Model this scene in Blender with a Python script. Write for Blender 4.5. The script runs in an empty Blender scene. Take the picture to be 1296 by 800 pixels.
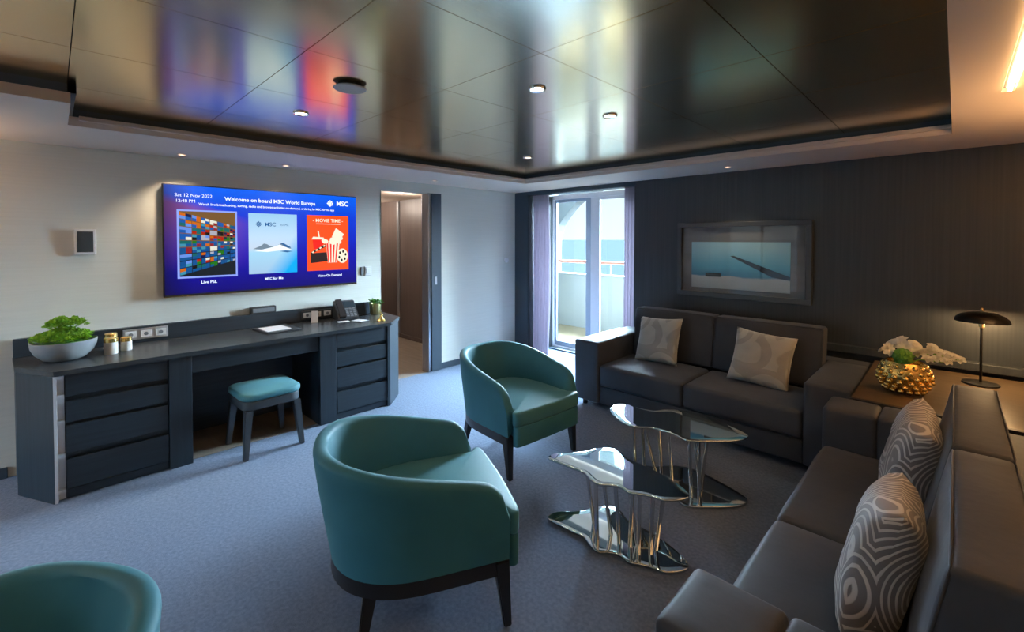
import bpy, bmesh, math, random
from mathutils import Vector, Matrix, noise
random.seed(7)
PI = math.pi
R = math.radians
C = bpy.context.scene.collection
sc = bpy.context.scene

# ------------------------------------------------------------------ materials
MATS = {}
def new_mat(name):
    m = bpy.data.materials.new(name); m.use_nodes = True
    nt = m.node_tree
    for n in list(nt.nodes): nt.nodes.remove(n)
    out = nt.nodes.new('ShaderNodeOutputMaterial')
    MATS[name] = m
    return m, nt, out
def nd(nt, typ, ins=None, **kw):
    n = nt.nodes.new(typ)
    for k, v in kw.items(): setattr(n, k, v)
    if ins:
        for k, v in ins.items():
            if isinstance(v, bpy.types.NodeSocket): nt.links.new(v, n.inputs[k])
            else: n.inputs[k].default_value = v
    return n
def c4(c): return (c[0], c[1], c[2], 1)
def mat(name, col, rough=.5, metal=0, col2=None, scale=(8, 8, 8), nscale=1, bump=0, bscale=200, bdist=.002,
        sheen=0, coat=0, spec=.5, emit=None, estr=0, detail=3, aniso=0, bstretch=(1, 1, 1), coat_r=.05, sheen_tint=None):
    m, nt, out = new_mat(name)
    b = nd(nt, 'ShaderNodeBsdfPrincipled', {'Roughness': rough, 'Metallic': metal, 'Base Color': c4(col), 'Specular IOR Level': spec,
                                          'Coat Weight': coat, 'Coat Roughness': coat_r, 'Sheen Weight': sheen, 'Anisotropic': aniso})
    if sheen:
        b.inputs['Sheen Roughness'].default_value = .4
        if sheen_tint: b.inputs['Sheen Tint'].default_value = c4(sheen_tint)
    nt.links.new(b.outputs[0], out.inputs[0])
    tc = nd(nt, 'ShaderNodeTexCoord')
    if col2 is not None:
        mp = nd(nt, 'ShaderNodeMapping', {'Vector': tc.outputs['Object'], 'Scale': scale})
        n = nd(nt, 'ShaderNodeTexNoise', {'Vector': mp.outputs[0], 'Scale': nscale, 'Detail': detail})
        r = nd(nt, 'ShaderNodeMapRange', {'Value': n.outputs['Fac'], 'From Min': .3, 'From Max': .7})
        mx = nd(nt, 'ShaderNodeMix', {'Factor': r.outputs[0], 'A': c4(col), 'B': c4(col2)}, data_type='RGBA') if False else None
        mx = nt.nodes.new('ShaderNodeMix'); mx.data_type = 'RGBA'
        nt.links.new(r.outputs[0], mx.inputs[0]); mx.inputs[6].default_value = c4(col); mx.inputs[7].default_value = c4(col2)
        nt.links.new(mx.outputs[2], b.inputs['Base Color'])
    if bump:
        mp = nd(nt, 'ShaderNodeMapping', {'Vector': tc.outputs['Object'], 'Scale': bstretch})
        n = nd(nt, 'ShaderNodeTexNoise', {'Vector': mp.outputs[0], 'Scale': bscale, 'Detail': 2})
        bp = nd(nt, 'ShaderNodeBump', {'Height': n.outputs['Fac'], 'Strength': bump, 'Distance': bdist})
        nt.links.new(bp.outputs[0], b.inputs['Normal'])
    if emit:
        b.inputs['Emission Color'].default_value = c4(emit); b.inputs['Emission Strength'].default_value = estr
    return m

mat('carpet', (.096, .138, .215), .95, col2=(.150, .200, .295), scale=(60, 60, 60), bump=.6, bscale=300, bdist=.004, sheen=.15, spec=.1)
mat('hallfloor', (.20, .165, .13), .5, col2=(.25, .21, .17), scale=(3, 20, 1), bump=.1)
mat('wallpale', (.70, .70, .63), .7, col2=(.66, .66, .59), scale=(1, 2, 90), bump=.12, bscale=120, bstretch=(1, .08, 2), spec=.3)
mat('veneer', (.022, .029, .037), .42, col2=(.036, .043, .051), scale=(70, 70, 1.2), bump=.08, bscale=120, bstretch=(1, 1, .03))
mat('trimdark', (.035, .055, .075), .45)
mat('soffit', (.86, .70, .58), .65)
mat('soffitwarm', (.70, .60, .50), .6)
mat('metalceil', (.88, .72, .46), .19, 1, bump=.12, bscale=90, bdist=.0006, bstretch=(1, .04, 1), aniso=.0)
mat('black', (.006, .006, .007), .5)
mat('darkgap', (.01, .01, .011), .8)
mat('deskwood', (.010, .019, .028), .42, col2=(.018, .030, .042), scale=(60, 2.5, 60), bump=.15, bscale=60, bstretch=(1, .06, 2))
mat('deskwoodv', (.010, .019, .028), .42, col2=(.018, .030, .042), scale=(60, 60, 2.5), bump=.15, bscale=60, bstretch=(1, 2, .06))
mat('desktop', (.034, .042, .050), .26, col2=(.050, .058, .066), scale=(50, 2.5, 50), bump=.05, bscale=60, bstretch=(2, .05, 1))
mat('nichepale', (.60, .63, .66), .5)
mat('teal', (.024, .140, .190), .62, col2=(.032, .165, .215), scale=(5, 5, 5), sheen=.2, sheen_tint=(.45, .85, .9), bump=.15, bscale=500, bdist=.001, spec=.35)
mat('tealseat', (.042, .172, .215), .55, col2=(.050, .20, .24), scale=(5, 5, 5), sheen=.25, sheen_tint=(.5, .9, .95), bump=.15, bscale=500, bdist=.001, spec=.4)
mat('darkwood', (.012, .012, .015), .35)
mat('stoolwood', (.035, .045, .055), .4)
mat('sofa', (.040, .046, .058), .6, col2=(.054, .061, .075), scale=(4, 4, 4), sheen=.12, sheen_tint=(.7, .8, 1), bump=.25, bscale=25, bdist=.004, spec=.22)
mat('chrome', (.78, .78, .76), .07, 1)
mat('mirror', (.66, .72, .70), .03, 1)
mat('gold', (.80, .55, .17), .22, 1, bump=.2, bscale=40, bdist=.003)
mat('goldlid', (.85, .62, .22), .25, 1)
mat('goldpot', (.75, .66, .30), .3, 1)
mat('whiteplastic', (.75, .76, .76), .4)
mat('offwhite', (.70, .67, .60), .5)
mat('ceramicgrey', (.26, .28, .29), .55)
mat('leaf', (.12, .36, .02), .5, col2=(.42, .66, .06), scale=(30, 30, 30), spec=.4)
mat('leafdark', (.05, .22, .03), .5, col2=(.14, .38, .06), scale=(30, 30, 30))
mat('moss', (.09, .27, .02), .7, bump=1, bscale=80, bdist=.01)
mat('petal', (.88, .88, .74), .5, col2=(.95, .95, .88), scale=(20, 20, 20))
mat('phone', (.03, .035, .04), .35)
mat('phonegrey', (.16, .18, .20), .4)
mat('silver', (.55, .57, .6), .3, .8)
mat('paper', (.72, .74, .78), .6)
mat('brownwood', (.115, .088, .078), .42, col2=(.15, .118, .105), scale=(40, 40, .8), bump=.05, bscale=60, bstretch=(1, 1, .05))
mat('whiteframe', (.78, .80, .82), .4)
mat('greyframe', (.28, .34, .40), .4)
mat('parapet', (.44, .45, .41), .7)
mat('deck', (.26, .195, .10), .7, col2=(.22, .165, .085), scale=(2, 40, 1))
mat('railwood', (.38, .14, .09), .5)
mat('hull', (.07, .08, .09), .6)
mat('archgrey', (.15, .165, .16), .7)
m, nt, out = new_mat('sea')
tc = nd(nt, 'ShaderNodeTexCoord'); mp = nd(nt, 'ShaderNodeMapping', {'Vector': tc.outputs['Object'], 'Scale': (.02, .004, 1)})
n_ = nd(nt, 'ShaderNodeTexNoise', {'Vector': mp.outputs[0], 'Scale': 1.0}); r_ = nt.nodes.new('ShaderNodeValToRGB'); nt.links.new(n_.outputs['Fac'], r_.inputs[0])
r_.color_ramp.elements[0].color = (.017, .0215, .024, 1); r_.color_ramp.elements[1].color = (.019, .024, .027, 1)
df = nd(nt, 'ShaderNodeBsdfDiffuse', {'Color': r_.outputs[0]}); nt.links.new(df.outputs[0], out.inputs[0])
mat('consolewood', (.085, .058, .034), .30, col2=(.125, .088, .052), scale=(2, 40, 40), bump=.06, bscale=50, bstretch=(.06, 2, 1))
mat('consoleedge', (.018, .018, .02), .4)
mat('lampblack', (.010, .009, .008), .28, .2)
mat('brass', (.70, .52, .25), .25, 1)
mat('frame', (.045, .05, .058), .35)
mat('matboard', (.13, .14, .15), .55, col2=(.17, .18, .19), scale=(1, 1, 14))
mat('downlight', (1, 1, 1), .5, emit=(1, .86, .66), estr=6)
mat('downlightdim', (.8, .75, .7), .5, emit=(1, .85, .7), estr=1.2)
mat('led', (1, 1, 1), .5, emit=(1, .62, .27), estr=14)
mat('bulb', (1, 1, 1), .5, emit=(1, .62, .28), estr=5)
mat('speakergrill', (.75, .66, .56), .5)
mat('walltab', (.03, .045, .055), .2)

def thin_glass(name, tint=(1, 1, 1), f0=.06):
    m, nt, out = new_mat(name)
    t = nd(nt, 'ShaderNodeBsdfTransparent', {'Color': c4(tint)})
    g = nd(nt, 'ShaderNodeBsdfGlossy', {'Roughness': .01})
    fr = nd(nt, 'ShaderNodeFresnel', {'IOR': 1.45}); ge = nd(nt, 'ShaderNodeNewGeometry')
    ff = nd(nt, 'ShaderNodeMath', {0: 1.0, 1: ge.outputs['Backfacing']}, operation='SUBTRACT')
    fr = nd(nt, 'ShaderNodeMath', {0: ff.outputs[0], 1: fr.outputs[0]}, operation='MULTIPLY')
    mx = nd(nt, 'ShaderNodeMixShader', {0: fr.outputs[0], 1: t.outputs[0], 2: g.outputs[0]})
    nt.links.new(mx.outputs[0], out.inputs[0])
thin_glass('paneglass', (.96, .98, .98))
thin_glass('pictureglass', (1, 1, 1))

def cloth():
    m, nt, out = new_mat('curtain')
    a = nd(nt, 'ShaderNodeBsdfDiffuse', {'Color': (.50, .46, .52, 1)}); b = nd(nt, 'ShaderNodeBsdfTranslucent', {'Color': (.50, .46, .52, 1)})
    mx = nd(nt, 'ShaderNodeMixShader', {0: .35, 1: a.outputs[0], 2: b.outputs[0]}); nt.links.new(mx.outputs[0], out.inputs[0])
cloth()
def smoked():
    # dark glass table top: strong reflections over a dark tinted sheet
    m, nt, out = new_mat('smokedglass')
    t = nd(nt, 'ShaderNodeBsdfTransparent', {'Color': (.07, .14, .16, 1)})
    g = nd(nt, 'ShaderNodeBsdfGlossy', {'Roughness': .015, 'Color': (.9, .93, .9, 1)})
    fr = nd(nt, 'ShaderNodeFresnel', {'IOR': 2.3}); ge = nd(nt, 'ShaderNodeNewGeometry')
    ff = nd(nt, 'ShaderNodeMath', {0: 1.0, 1: ge.outputs['Backfacing']}, operation='SUBTRACT')
    fr = nd(nt, 'ShaderNodeMath', {0: ff.outputs[0], 1: fr.outputs[0]}, operation='MULTIPLY')
    mx = nd(nt, 'ShaderNodeMixShader', {0: fr.outputs[0], 1: t.outputs[0], 2: g.outputs[0]})
    nt.links.new(mx.outputs[0], out.inputs[0])
smoked()

def pillow_mat(name, a, b, k, thr, scale=4.5):
    m, nt, out = new_mat(name)
    tc = nd(nt, 'ShaderNodeTexCoord')
    v = nd(nt, 'ShaderNodeTexVoronoi', {'Vector': tc.outputs['Object'], 'Scale': scale})
    s = nd(nt, 'ShaderNodeMath', {0: v.outputs['Distance'], 1: k}, operation='MULTIPLY')
    s2 = nd(nt, 'ShaderNodeMath', {0: s.outputs[0]}, operation='SINE')
    r = nd(nt, 'ShaderNodeMapRange', {'Value': s2.outputs[0], 'From Min': thr, 'From Max': thr + .35})
    mx = nt.nodes.new('ShaderNodeMix'); mx.data_type = 'RGBA'
    nt.links.new(r.outputs[0], mx.inputs[0]); mx.inputs[6].default_value = c4(a); mx.inputs[7].default_value = c4(b)
    n = nd(nt, 'ShaderNodeTexNoise', {'Vector': tc.outputs['Object'], 'Scale': 400})
    bp = nd(nt, 'ShaderNodeBump', {'Height': r.outputs[0], 'Strength': .4, 'Distance': .003})
    bs = nd(nt, 'ShaderNodeBsdfPrincipled', {'Base Color': mx.outputs[2], 'Roughness': .6, 'Sheen Weight': .3, 'Normal': bp.outputs[0]})
    nt.links.new(bs.outputs[0], out.inputs[0])
pillow_mat('pillowlight', (.27, .28, .27), (.36, .37, .36), 26, -.2, 3.2)
pillow_mat('pillowstripe', (.17, .165, .175), (.56, .55, .54), 105, .3, 3.8)

def emis_nodes(name):
    m, nt, out = new_mat(name)
    b = nd(nt, 'ShaderNodeBsdfPrincipled', {'Base Color': (.01, .01, .01, 1), 'Roughness': .25, 'Specular IOR Level': .08, 'Emission Strength': .95})
    nt.links.new(b.outputs[0], out.inputs[0])
    return m, nt, b
def emis(name, col, s=1.0):
    m, nt, b = emis_nodes(name)
    b.inputs['Emission Color'].default_value = c4(col); b.inputs['Emission Strength'].default_value = s * .95
    return m
def grad(nt, val, stops):
    r = nt.nodes.new('ShaderNodeValToRGB'); nt.links.new(val, r.inputs[0])
    e = r.color_ramp.elements
    while len(e) > 1: e.remove(e[-1])
    e[0].position = stops[0][0]; e[0].color = c4(stops[0][1])
    for p, c in stops[1:]:
        x = e.new(p); x.color = c4(c)
    return r.outputs[0]
def mixc(nt, f, a, b):
    mx = nt.nodes.new('ShaderNodeMix'); mx.data_type = 'RGBA'
    for i, v in ((0, f), (6, a), (7, b)):
        if isinstance(v, bpy.types.NodeSocket): nt.links.new(v, mx.inputs[i])
        else: mx.inputs[i].default_value = v if i == 0 else c4(v)
    return mx.outputs[2]

# television picture background: blue with a purple sweep from the upper left
m, nt, b = emis_nodes('screenblue')
tc = nd(nt, 'ShaderNodeTexCoord')
sp = nd(nt, 'ShaderNodeSeparateXYZ', {0: tc.outputs['Generated']})
base = grad(nt, sp.outputs['Z'], [(0, (.003, .0, .14)), (.35, (.004, .003, .34)), (.75, (.002, .035, .55)), (1, (.002, .10, .72))])
sx = nd(nt, 'ShaderNodeMath', {0: sp.outputs['Y'], 1: .55}, operation='MULTIPLY')
ln = nd(nt, 'ShaderNodeMath', {0: sp.outputs['Z'], 1: sx.outputs[0]}, operation='ADD')
r1 = nd(nt, 'ShaderNodeMapRange', {'Value': ln.outputs[0], 'From Min': .93, 'From Max': .85})
r2 = nd(nt, 'ShaderNodeMapRange', {'Value': sp.outputs['Y'], 'From Min': .42, 'From Max': .25})
r3 = nd(nt, 'ShaderNodeMapRange', {'Value': sp.outputs['Z'], 'From Min': .2, 'From Max': .75})
a1 = nd(nt, 'ShaderNodeMath', {0: r1.outputs[0], 1: r2.outputs[0]}, operation='MULTIPLY')
a2 = nd(nt, 'ShaderNodeMath', {0: a1.outputs[0], 1: r3.outputs[0]}, operation='MULTIPLY')
col = mixc(nt, a2.outputs[0], base, (.17, .05, .26))
ed = nd(nt, 'ShaderNodeMapRange', {'Value': sp.outputs['Y'], 'From Min': .0, 'From Max': .12, 'To Min': .35, 'To Max': 1})
vm = nd(nt, 'ShaderNodeVectorMath', {0: col}, operation='SCALE'); nt.links.new(ed.outputs[0], vm.inputs[3])
nt.links.new(vm.outputs[0], b.inputs['Emission Color'])

m, nt, b = emis_nodes('screensky')
tc = nd(nt, 'ShaderNodeTexCoord'); sp = nd(nt, 'ShaderNodeSeparateXYZ', {0: tc.outputs['Generated']})
c_ = grad(nt, sp.outputs['Z'], [(0, (.30, .45, .62)), (.35, (.30, .55, .72)), (.42, (.45, .55, .68)), (.6, (.42, .58, .74)), (1, (.25, .48, .68))])
q = nd(nt, 'ShaderNodeMath', {0: sp.outputs['Y'], 1: sp.outputs['Z']}, operation='SUBTRACT')
qr = nd(nt, 'ShaderNodeMapRange', {'Value': q.outputs[0], 'From Min': .3, 'From Max': .75})
c_ = mixc(nt, qr.outputs[0], c_, (.0, .33, .72))
nt.links.new(c_, b.inputs['Emission Color'])

m, nt, b = emis_nodes('screenmosaic')
at = nd(nt, 'ShaderNodeVertexColor', layer_name='Col')
nt.links.new(at.outputs[0], b.inputs['Emission Color'])
emis('screenwhite', (.75, .85, 1), 1)
emis('screenborder', (.22, .30, .75), 1)
emis('screenbrown', (.14, .07, .02), 1)
emis('screendark', (.006, .01, .015), 1)
emis('screenorange', (.85, .07, .01), 1)
emis('screenred', (.80, .015, .01), 1)
emis('screencream', (.75, .70, .55), 1)
emis('screenblack', (.02, .012, .012), 1)
emis('screennavy', (.01, .09, .26), 1)
emis('screenisle', (.14, .20, .26), 1)

# the picture on the dark wall
m, nt, out = new_mat('seascape')
tc = nd(nt, 'ShaderNodeTexCoord'); sp = nd(nt, 'ShaderNodeSeparateXYZ', {0: tc.outputs['Generated']})
ns = nd(nt, 'ShaderNodeTexNoise', {'Vector': tc.outputs['Generated'], 'Scale': 3, 'Detail': 4})
ad = nd(nt, 'ShaderNodeMath', {0: ns.outputs['Fac'], 1: .16}, operation='MULTIPLY')
zz = nd(nt, 'ShaderNodeMath', {0: sp.outputs['Z'], 1: ad.outputs[0]}, operation='ADD')
c_ = grad(nt, zz.outputs[0], [(0, (.30, .36, .40)), (.33, (.42, .50, .54)), (.36, (.05, .22, .38)), (.55, (.10, .40, .58)), (.8, (.22, .52, .66)), (1, (.32, .58, .68))])
b = nd(nt, 'ShaderNodeBsdfPrincipled', {'Base Color': c_, 'Roughness': .5})
nt.links.new(b.outputs[0], out.inputs[0])

# ------------------------------------------------------------------ mesh helpers
def obj(name, bm, material, parent=None, smooth=None, loc=None, rot=None):
    me = bpy.data.meshes.new(name)
    bmesh.ops.recalc_face_normals(bm, faces=bm.faces[:])
    bm.to_mesh(me); bm.free()
    for mm in (material if isinstance(material, (list, tuple)) else [material]):
        me.materials.append(MATS[mm] if isinstance(mm, str) else mm)
    if smooth is not None:
        for p in me.polygons: p.use_smooth = True
        me.set_sharp_from_angle(angle=math.radians(smooth))
    o = bpy.data.objects.new(name, me); C.objects.link(o)
    if parent is not None: o.parent = parent
    if loc: o.location = loc
    if rot: o.rotation_euler = rot
    return o
def tag(o, label, cat, group=None, kind=None):
    o['label'] = label; o['category'] = cat
    if group: o['group'] = group
    if kind: o['kind'] = kind
    return o
def thing(name, label, cat, loc=(0, 0, 0), rz=0, group=None):
    o = bpy.data.objects.new(name, None); C.objects.link(o)
    o.location = loc; o.rotation_euler = (0, 0, rz); o.empty_display_size = .1
    return tag(o, label, cat, group)
def struct(name, bm, m, parent=None, smooth=None):
    o = obj(name, bm, m, parent, smooth)
    if parent is None: o['kind'] = 'structure'
    return o
def BM(): return bmesh.new()
def box(bm, x0, x1, y0, y1, z0, z1, bev=0, seg=2, mi=0):
    vs = [bm.verts.new((x, y, z)) for x in (x0, x1) for y in (y0, y1) for z in (z0, z1)]
    fs = [bm.faces.new([vs[i] for i in q]) for q in ((0, 1, 3, 2), (4, 6, 7, 5), (0, 4, 5, 1), (2, 3, 7, 6), (0, 2, 6, 4), (1, 5, 7, 3))]
    for f in fs: f.material_index = mi
    if bev:
        es = list({e for f in fs for e in f.edges})
        bmesh.ops.bevel(bm, geom=es, offset=bev, segments=seg, affect='EDGES', profile=.5)
    return bm
def prism(bm, pts, z0, z1, mi=0):
    lo = [bm.verts.new((x, y, z0)) for x, y in pts]; hi = [bm.verts.new((x, y, z1)) for x, y in pts]
    n = len(pts)
    fs = [bm.faces.new(lo[::-1]), bm.faces.new(hi)]
    for i in range(n): fs.append(bm.faces.new((lo[i], lo[(i + 1) % n], hi[(i + 1) % n], hi[i])))
    for f in fs: f.material_index = mi
    return bm
def plate(bm, x, pts, t=.001, mi=0):
    """flat outline in the y/z plane facing +x"""
    lo = [bm.verts.new((x - t, y, z)) for y, z in pts]; hi = [bm.verts.new((x, y, z)) for y, z in pts]
    n = len(pts); bm.faces.new(hi).material_index = mi; bm.faces.new(lo[::-1]).material_index = mi
    for i in range(n): bm.faces.new((lo[i], lo[(i + 1) % n], hi[(i + 1) % n], hi[i])).material_index = mi
    return bm
def lathe(bm, prof, cx=0, cy=0, n=32, cz=0, wob=None):
    rings = []
    for r, z in prof:
        if r < 1e-5: rings.append([bm.verts.new((cx, cy, z + cz))])
        else:
            rings.append([bm.verts.new((cx + (r * (wob(2 * PI * i / n, z) if wob else 1)) * math.cos(2 * PI * i / n),
                                        cy + (r * (wob(2 * PI * i / n, z) if wob else 1)) * math.sin(2 * PI * i / n), z + cz)) for i in range(n)])
    for a, b in zip(rings, rings[1:]):
        for i in range(n):
            j = (i + 1) % n
            if len(a) == 1 and len(b) == 1: continue
            if len(a) == 1: bm.faces.new((a[0], b[j], b[i]))
            elif len(b) == 1: bm.faces.new((a[i], a[j], b[0]))
            else: bm.faces.new((a[i], a[j], b[j], b[i]))
    return bm
def tube(bm, pts, r, n=10, r2=None, cap=True):
    pts = [Vector(p) for p in pts]; rings = []
    for i, p in enumerate(pts):
        d = (pts[min(i + 1, len(pts) - 1)] - pts[max(i - 1, 0)]).normalized()
        u = d.cross(Vector((0, 0, 1)))
        if u.length < 1e-3: u = d.cross(Vector((1, 0, 0)))
        u.normalize(); w = d.cross(u).normalized()
        rr = r if r2 is None else r + (r2 - r) * i / (len(pts) - 1)
        rings.append([bm.verts.new(p + u * rr * math.cos(2 * PI * k / n) + w * rr * math.sin(2 * PI * k / n)) for k in range(n)])
    for a, b in zip(rings, rings[1:]):
        for k in range(n): bm.faces.new((a[k], a[(k + 1) % n], b[(k + 1) % n], b[k]))
    if cap: bm.faces.new(rings[0][::-1]); bm.faces.new(rings[-1])
    return bm
def softbox(bm, x0, x1, y0, y1, z0, z1, r, puff=(0, 0, 0), n=14, f=None, nz=0):
    c = Vector(((x0 + x1) / 2, (y0 + y1) / 2, (z0 + z1) / 2)); h = Vector(((x1 - x0) / 2, (y1 - y0) / 2, (z1 - z0) / 2))
    cache = {}
    def spaced(i, hh):
        # denser near the ends so the rounding is well sampled
        t = i / n * 2 - 1
        k = min(.6, r / hh * 1.0)
        a = abs(t)
        if a < .6: v = a / .6 * (1 - k)
        else: v = (1 - k) + (a - .6) / .4 * k
        return math.copysign(v, t)
    def V(i, j, k):
        key = (i, j, k)
        if key in cache: return cache[key]
        u = Vector((spaced(i, h.x), spaced(j, h.y), spaced(k, h.z)))
        q = Vector((u.x * h.x, u.y * h.y, u.z * h.z))
        inn = Vector([max(-(h[a] - r), min(h[a] - r, q[a])) for a in range(3)])
        d = q - inn
        if d.length > 1e-9: q = inn + d.normalized() * r
        s = [(1 - u[a] ** 2) for a in range(3)]
        q.x += math.copysign(1, u.x) * puff[0] * s[1] * s[2] * abs(u.x) ** 2
        q.y += math.copysign(1, u.y) * puff[1] * s[0] * s[2] * abs(u.y) ** 2
        q.z += math.copysign(1, u.z) * puff[2] * s[0] * s[1] * abs(u.z) ** 2
        p = q + c
        if nz: p += noise.noise_vector(p * 6) * nz
        if f: p = f(p)
        cache[key] = bm.verts.new(p); return cache[key]
    for a in range(n):
        for b in range(n):
            for s in (0, n):
                bm.faces.new([V(s, a, b), V(s, a + 1, b), V(s, a + 1, b + 1), V(s, a, b + 1)])
                bm.faces.new([V(a, s, b), V(a + 1, s, b), V(a + 1, s, b + 1), V(a, s, b + 1)])
                bm.faces.new([V(a, b, s), V(a + 1, b, s), V(a + 1, b + 1, s), V(a, b + 1, s)])
    return bm
def slab(bm, pts, z0, z1, r, puff=0, seg=4):
    """closed outline with rounded top and bottom edges and an optional domed top"""
    n = len(pts); P = [Vector((x, y)) for x, y in pts]
    area = sum(P[i].x * P[(i + 1) % n].y - P[(i + 1) % n].x * P[i].y for i in range(n))
    if area < 0: P = P[::-1]
    N = []
    for i in range(n):
        d = (P[(i + 1) % n] - P[i - 1]).normalized(); N.append(Vector((-d.y, d.x)))
    cen = sum(P, Vector((0, 0))) / n
    layers = []
    for k in range(seg + 1):
        a = k / seg * PI / 2
        layers.append(([p + q * r * (1 - math.sin(a)) for p, q in zip(P, N)], z0 + r * (1 - math.cos(a))))
    for k in range(seg + 1):
        a = k / seg * PI / 2
        layers.append(([p + q * r * (1 - math.cos(a)) for p, q in zip(P, N)], z1 - r * (1 - math.sin(a))))
    top = layers[-1][0]
    for s in (.85, .65, .4, .2):
        layers.append(([cen + (p - cen) * s for p in top], z1 + puff * (1 - s * s)))
    rings = [[bm.verts.new((p.x, p.y, z)) for p in L] for L, z in layers]
    for a, b in zip(rings, rings[1:]):
        for i in range(n): bm.faces.new((a[i], a[(i + 1) % n], b[(i + 1) % n], b[i]))
    bm.faces.new(rings[0][::-1])
    c = bm.verts.new((cen.x, cen.y, z1 + puff))
    for i in range(n): bm.faces.new((rings[-1][i], rings[-1][(i + 1) % n], c))
    return bm
def smooth_loop(pts, sub=3):
    n = len(pts); out = []
    for i in range(n):
        p0, p1, p2, p3 = [Vector(pts[(i + k - 1) % n]) for k in range(4)]
        for s in range(sub):
            t = s / sub
            out.append(tuple(.5 * ((2 * p1) + (-p0 + p2) * t + (2 * p0 - 5 * p1 + 4 * p2 - p3) * t * t + (-p0 + 3 * p1 - 3 * p2 + p3) * t ** 3)))
    return out
def roundrect(x0, x1, y0, y1, r, k=6):
    out = []
    for cx, cy, a0 in ((x1 - r, y1 - r, 0), (x0 + r, y1 - r, 90), (x0 + r, y0 + r, 180), (x1 - r, y0 + r, 270)):
        for i in range(k + 1):
            a = math.radians(a0 + 90 * i / k); out.append((cx + r * math.cos(a), cy + r * math.sin(a)))
    return out
def text_mesh(name, body, size, y, z, x, material, parent, align='LEFT', bold=.0):
    cu = bpy.data.curves.new('lettering', 'FONT'); cu.body = body; cu.size = size; cu.align_x = align
    cu.offset = bold; cu.resolution_u = 3
    to = bpy.data.objects.new('lettering', cu); C.objects.link(to)
    bpy.context.view_layer.update()
    me = bpy.data.meshes.new_from_object(to)
    bpy.data.objects.remove(to)
    for v in me.vertices: v.co = Vector((x, y + v.co.x, z + v.co.y))
    me.materials.clear(); me.materials.append(MATS[material]); me.name = name
    o = bpy.data.objects.new(name, me); C.objects.link(o); o.parent = parent
    return o

# ------------------------------------------------------------------ room shell
D = 4.44; XR = 5.5; YR = -3.2; HS = 2.15; HC = 2.24
bm = BM(); box(bm, 0, XR, YR, 5.0, -.06, 0); struct('floor', bm, 'carpet')
bm = BM(); box(bm, -4.2, 0, 2.0, 3.8, -.06, -.002); struct('floor_hall', bm, 'hallfloor')
# television wall with its doorway (2.417..3.03)
bm = BM(); box(bm, -.12, 0, YR, 2.417, 0, 2.4); box(bm, -.12, 0, 3.03, 5.1, 0, 2.4); box(bm, -.12, 0, 2.417, 3.03, 2.04, 2.4)
struct('wall_left', bm, 'wallpale')
# dark wall
bm = BM(); box(bm, 1.80, XR, D, D + .66, 0, 2.4); box(bm, .0, .257, D, 4.9, 0, 2.4); box(bm, .257, 1.80, D, D + .14, 2.10, 2.4)
struct('wall_back', bm, 'veneer')
bm = BM(); box(bm, .0, .235, D - .012, D, 0, 2.14, .003); box(bm, .235, 1.82, D - .012, D, 2.105, 2.148, .003); struct('trim_1', bm, 'trimdark')
bm = BM(); box(bm, 3.52, XR, D - .06, D, .625, .68, .004); struct('trim_2', bm, 'veneer')
bm = BM(); box(bm, XR, XR + .12, YR, D + .66, 0, 2.4); struct('wall_right', bm, 'soffitwarm')
bm = BM()
RX0, RX1, RZ0, RZ1 = .15, 1.75, .05, 2.05
box(bm, -.12, RX0, YR - .12, YR, 0, 2.4); box(bm, RX1, XR + .12, YR - .12, YR, 0, 2.4); box(bm, RX0, RX1, YR - .12, YR, 0, RZ0); box(bm, RX0, RX1, YR - .12, YR, RZ1, 2.4)
struct('wall_rear', bm, 'wallpale')
bm = BM()
for x in (RX0, .92, RX1 - .06): box(bm, x, x + .06, YR - .08, YR - .03, RZ0, RZ1)
box(bm, RX0, RX1, YR - .08, YR - .03, RZ0, RZ0 + .06); box(bm, RX0, RX1, YR - .08, YR - .03, RZ1 - .06, RZ1)
w2 = struct('added_window', bm, 'whiteframe')  # unseen window, added to let daylight in from the rear
bm = BM(); box(bm, RX0 + .06, RX1 - .06, YR - .06, YR - .055, RZ0 + .06, RZ1 - .06); obj('added_window_pane', bm, 'paneglass', w2)

# soffit (z 2.15) round the tray, with the slot for the light strip on the right
bm = BM()
T0, T1, TY0, TY1 = .80, 4.27, .09, 3.77
box(bm, 0, T0, TY0 - .02, D, HS, HS + .05); box(bm, 0, 1.36, YR, TY0 - .02, HS, HS + .05)
box(bm, T0, XR, TY1, D, HS, HS + .05)
SX0, SX1 = 4.425, 4.465
box(bm, T1, SX0, YR, TY1, HS, HS + .05); box(bm, SX1, XR, YR, TY1, HS, HS + .05); box(bm, SX0, SX1, 2.86, TY1, HS, HS + .05)
box(bm, SX0, SX1, YR, 2.86, HS + .05, HS + .07)
box(bm, .0, 1.80, D, 4.95, HS, HS + .05)
sf = struct('ceiling', bm, 'soffit')
# stepped lip inside the tray
bm = BM()
box(bm, T0 - .03, T0, TY0, TY1, HS + .05, HC); box(bm, T0 - .03, T1 + .03, TY1, TY1 + .03, HS + .05, HC); box(bm, T1, T1 + .03, YR, TY1, HS + .05, HC)
box(bm, 1.33, 1.36, YR, TY0, HS + .05, HC); box(bm, T0, 1.36, TY0 - .03, TY0 - .001, HS + .05, HC)
obj('tray_edge', bm, 'trimdark', sf)
bm = BM()
box(bm, T0 + .001, T0 + .022, TY0 + .025, TY1 - .025, HS + .03, HS + .055, .002); box(bm, T0 + .022, T1 - .001, TY1 - .022, TY1 - .001, HS + .03, HS + .055, .002)
obj('tray_bead', bm, 'soffit', sf)
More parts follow.
